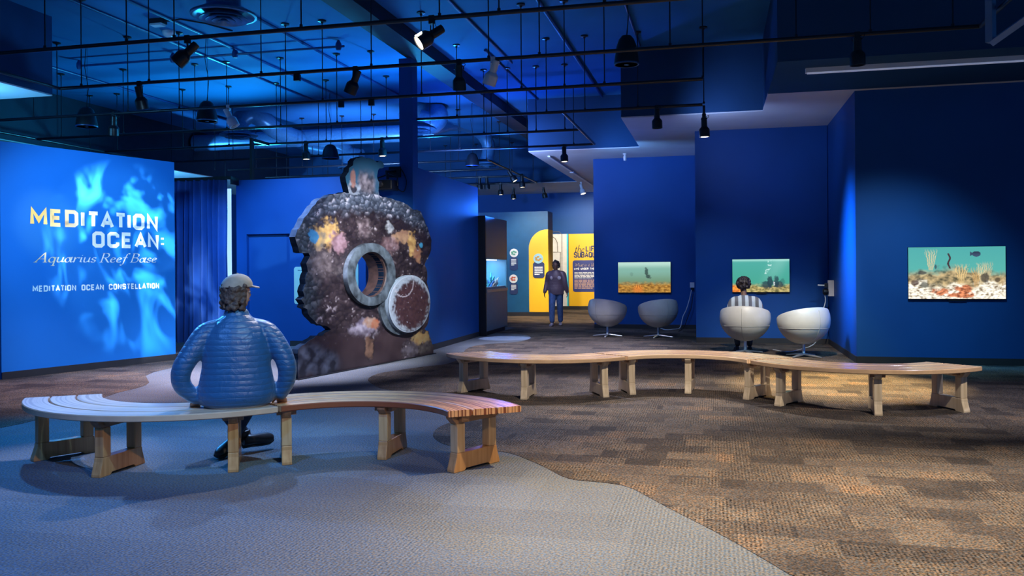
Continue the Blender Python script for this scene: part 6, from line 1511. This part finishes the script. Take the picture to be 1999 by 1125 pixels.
# ---- the person walking in the rear gallery, facing the camera
wp_ = at_z(1086, 637); wa = math.atan2(-wp_.x, wp_.y) + math.pi - 0.15
walk = thing('person', 'person in plum jacket and blue jeans walking past the yellow wall', 'person', (wp_.x, wp_.y, 0), wa)
b = MB(); K = 0.955; WRm = Matrix.Rotation(math.radians(-12), 3, 'Z'); WC = (0.0, 0.03, 1.565 * K)
Z = lambda x, y, z: (x * K, y * K, z * K)
sect(b, [(Z(0, 0, 0.86), 0.13, 0.10), (Z(0, 0, 0.95), 0.16, 0.11), (Z(0, 0, 1.08), 0.14, 0.095), (Z(0, 0, 1.26), 0.165, 0.11), (Z(0, 0, 1.36), 0.165, 0.10), (Z(0, 0, 1.42), 0.10, 0.075)])
b.tube([Z(0, 0, 1.38), Z(0, 0.01, 1.45), Z(0, 0.02, 1.52)], [0.06, 0.052, 0.052], 14)
def walk_arm(k): return bezier([Z(0.10 * k, 0, 1.38), Z(0.19 * k, 0, 1.35), Z(0.245 * k, -0.03 * k, 1.12), Z(0.285 * k, 0.06 * k + 0.02, 0.90)], 5)
def walk_leg(k):
    return bezier([Z(0.085 * k, 0, 0.92), Z(0.09 * k, 0.10 * k + 0.03, 0.50), Z(0.085 * k, 0.17 * k - 0.02, 0.10)])
for k in (-1, 1):
    limb(b, walk_arm(k), taper([0.045, 0.05, 0.042, 0.030]))
    limb(b, walk_leg(k), taper([0.085, 0.056, 0.036]))
    hand(b, walk_arm(k)[-1], (0.10 * k, 0.1, -1), (k, 0.0, 0.1), 0.95, 0.45, -k)
head(b, WC, WRm)
add_mesh('body', remeshed(b, 'body', 0.0085, 3), M_SKIND, walk); face_parts(walk, WC, WRm)
j = MB()
sect(j, [(Z(0, 0, 0.82), 0.195, 0.135), (Z(0, 0, 0.95), 0.20, 0.145), (Z(0, 0, 1.10), 0.185, 0.13), (Z(0, 0, 1.28), 0.20, 0.14), (Z(0, 0, 1.36), 0.185, 0.125), (Z(0, 0.005, 1.42), 0.12, 0.10), (Z(0, 0.01, 1.47), 0.085, 0.085)])
for k in (-1, 1): limb(j, walk_arm(k), taper([0.06, 0.075, 0.062, 0.048]))
add_mesh('jacket', remeshed(j, 'jacket', 0.013, 6), jacket_mat('plum_nylon', (0.11, 0.075, 0.105, 1), 0.07, 0.4), walk)
for x, w in ((-0.10, 0.05), (0.10, 0.035)):
    part('pale_patch', MB().ellipsoid(Z(x, 0.125, 1.26), (w, 0.022, 0.045), None, 14, 10), mat('pale_reflective_cloth', (0.5, 0.45, 0.5), 0.6), walk)
jn = MB()
for k in (-1, 1): limb(jn, walk_leg(k)[:-1], taper([0.105, 0.078, 0.062])[:-1])
sect(jn, [(Z(0, 0, 0.82), 0.15, 0.12), (Z(0, 0, 0.95), 0.17, 0.125)])
add_mesh('jeans', remeshed(jn, 'jeans', 0.013, 5), mat('blue_jeans', (0.05, 0.11, 0.26), 0.8, vary=0.2, scale=20), walk)
for k in (-1, 1):
    e = walk_leg(k)[-1]; mb = MB(); sl = shoe(mb, (e.x, e.y - 0.06, 0.002), (e.x + 0.02 * k, e.y + 0.19, 0.002)); o = add_mesh('shoe', remeshed(mb, 'shoe', 0.009, 4), mat('grey_trainer', (0.25, 0.23, 0.26), 0.6), walk); part('sole', sl, M_SOLE, o)
h = MB(); wc = Vector(WC); rnd = random.Random(8)
h.ellipsoid(wc + WRm @ Vector((0, -0.03, 0.04)), (0.088, 0.095, 0.09), WRm, 20, 14)
for k in range(70):
    a, e = rnd.uniform(0, 6.283), rnd.uniform(-0.9, 1.5)
    d = Vector((math.cos(e) * math.cos(a) * 0.092, -0.03 + math.cos(e) * math.sin(a) * 0.095, 0.03 + math.sin(e) * 0.098))
    if d.y > 0.03 and d.z < 0.08: continue
    h.ellipsoid(wc + WRm @ d, (rnd.uniform(.014, .024),) * 3, None, 8, 6)
h.ellipsoid(wc + Vector((0.01, -0.02, 0.135)), (0.035, 0.035, 0.03), None, 12, 8)
add_mesh('hair', remeshed(h, 'hair', 0.009, 1), M_HAIRD, walk)
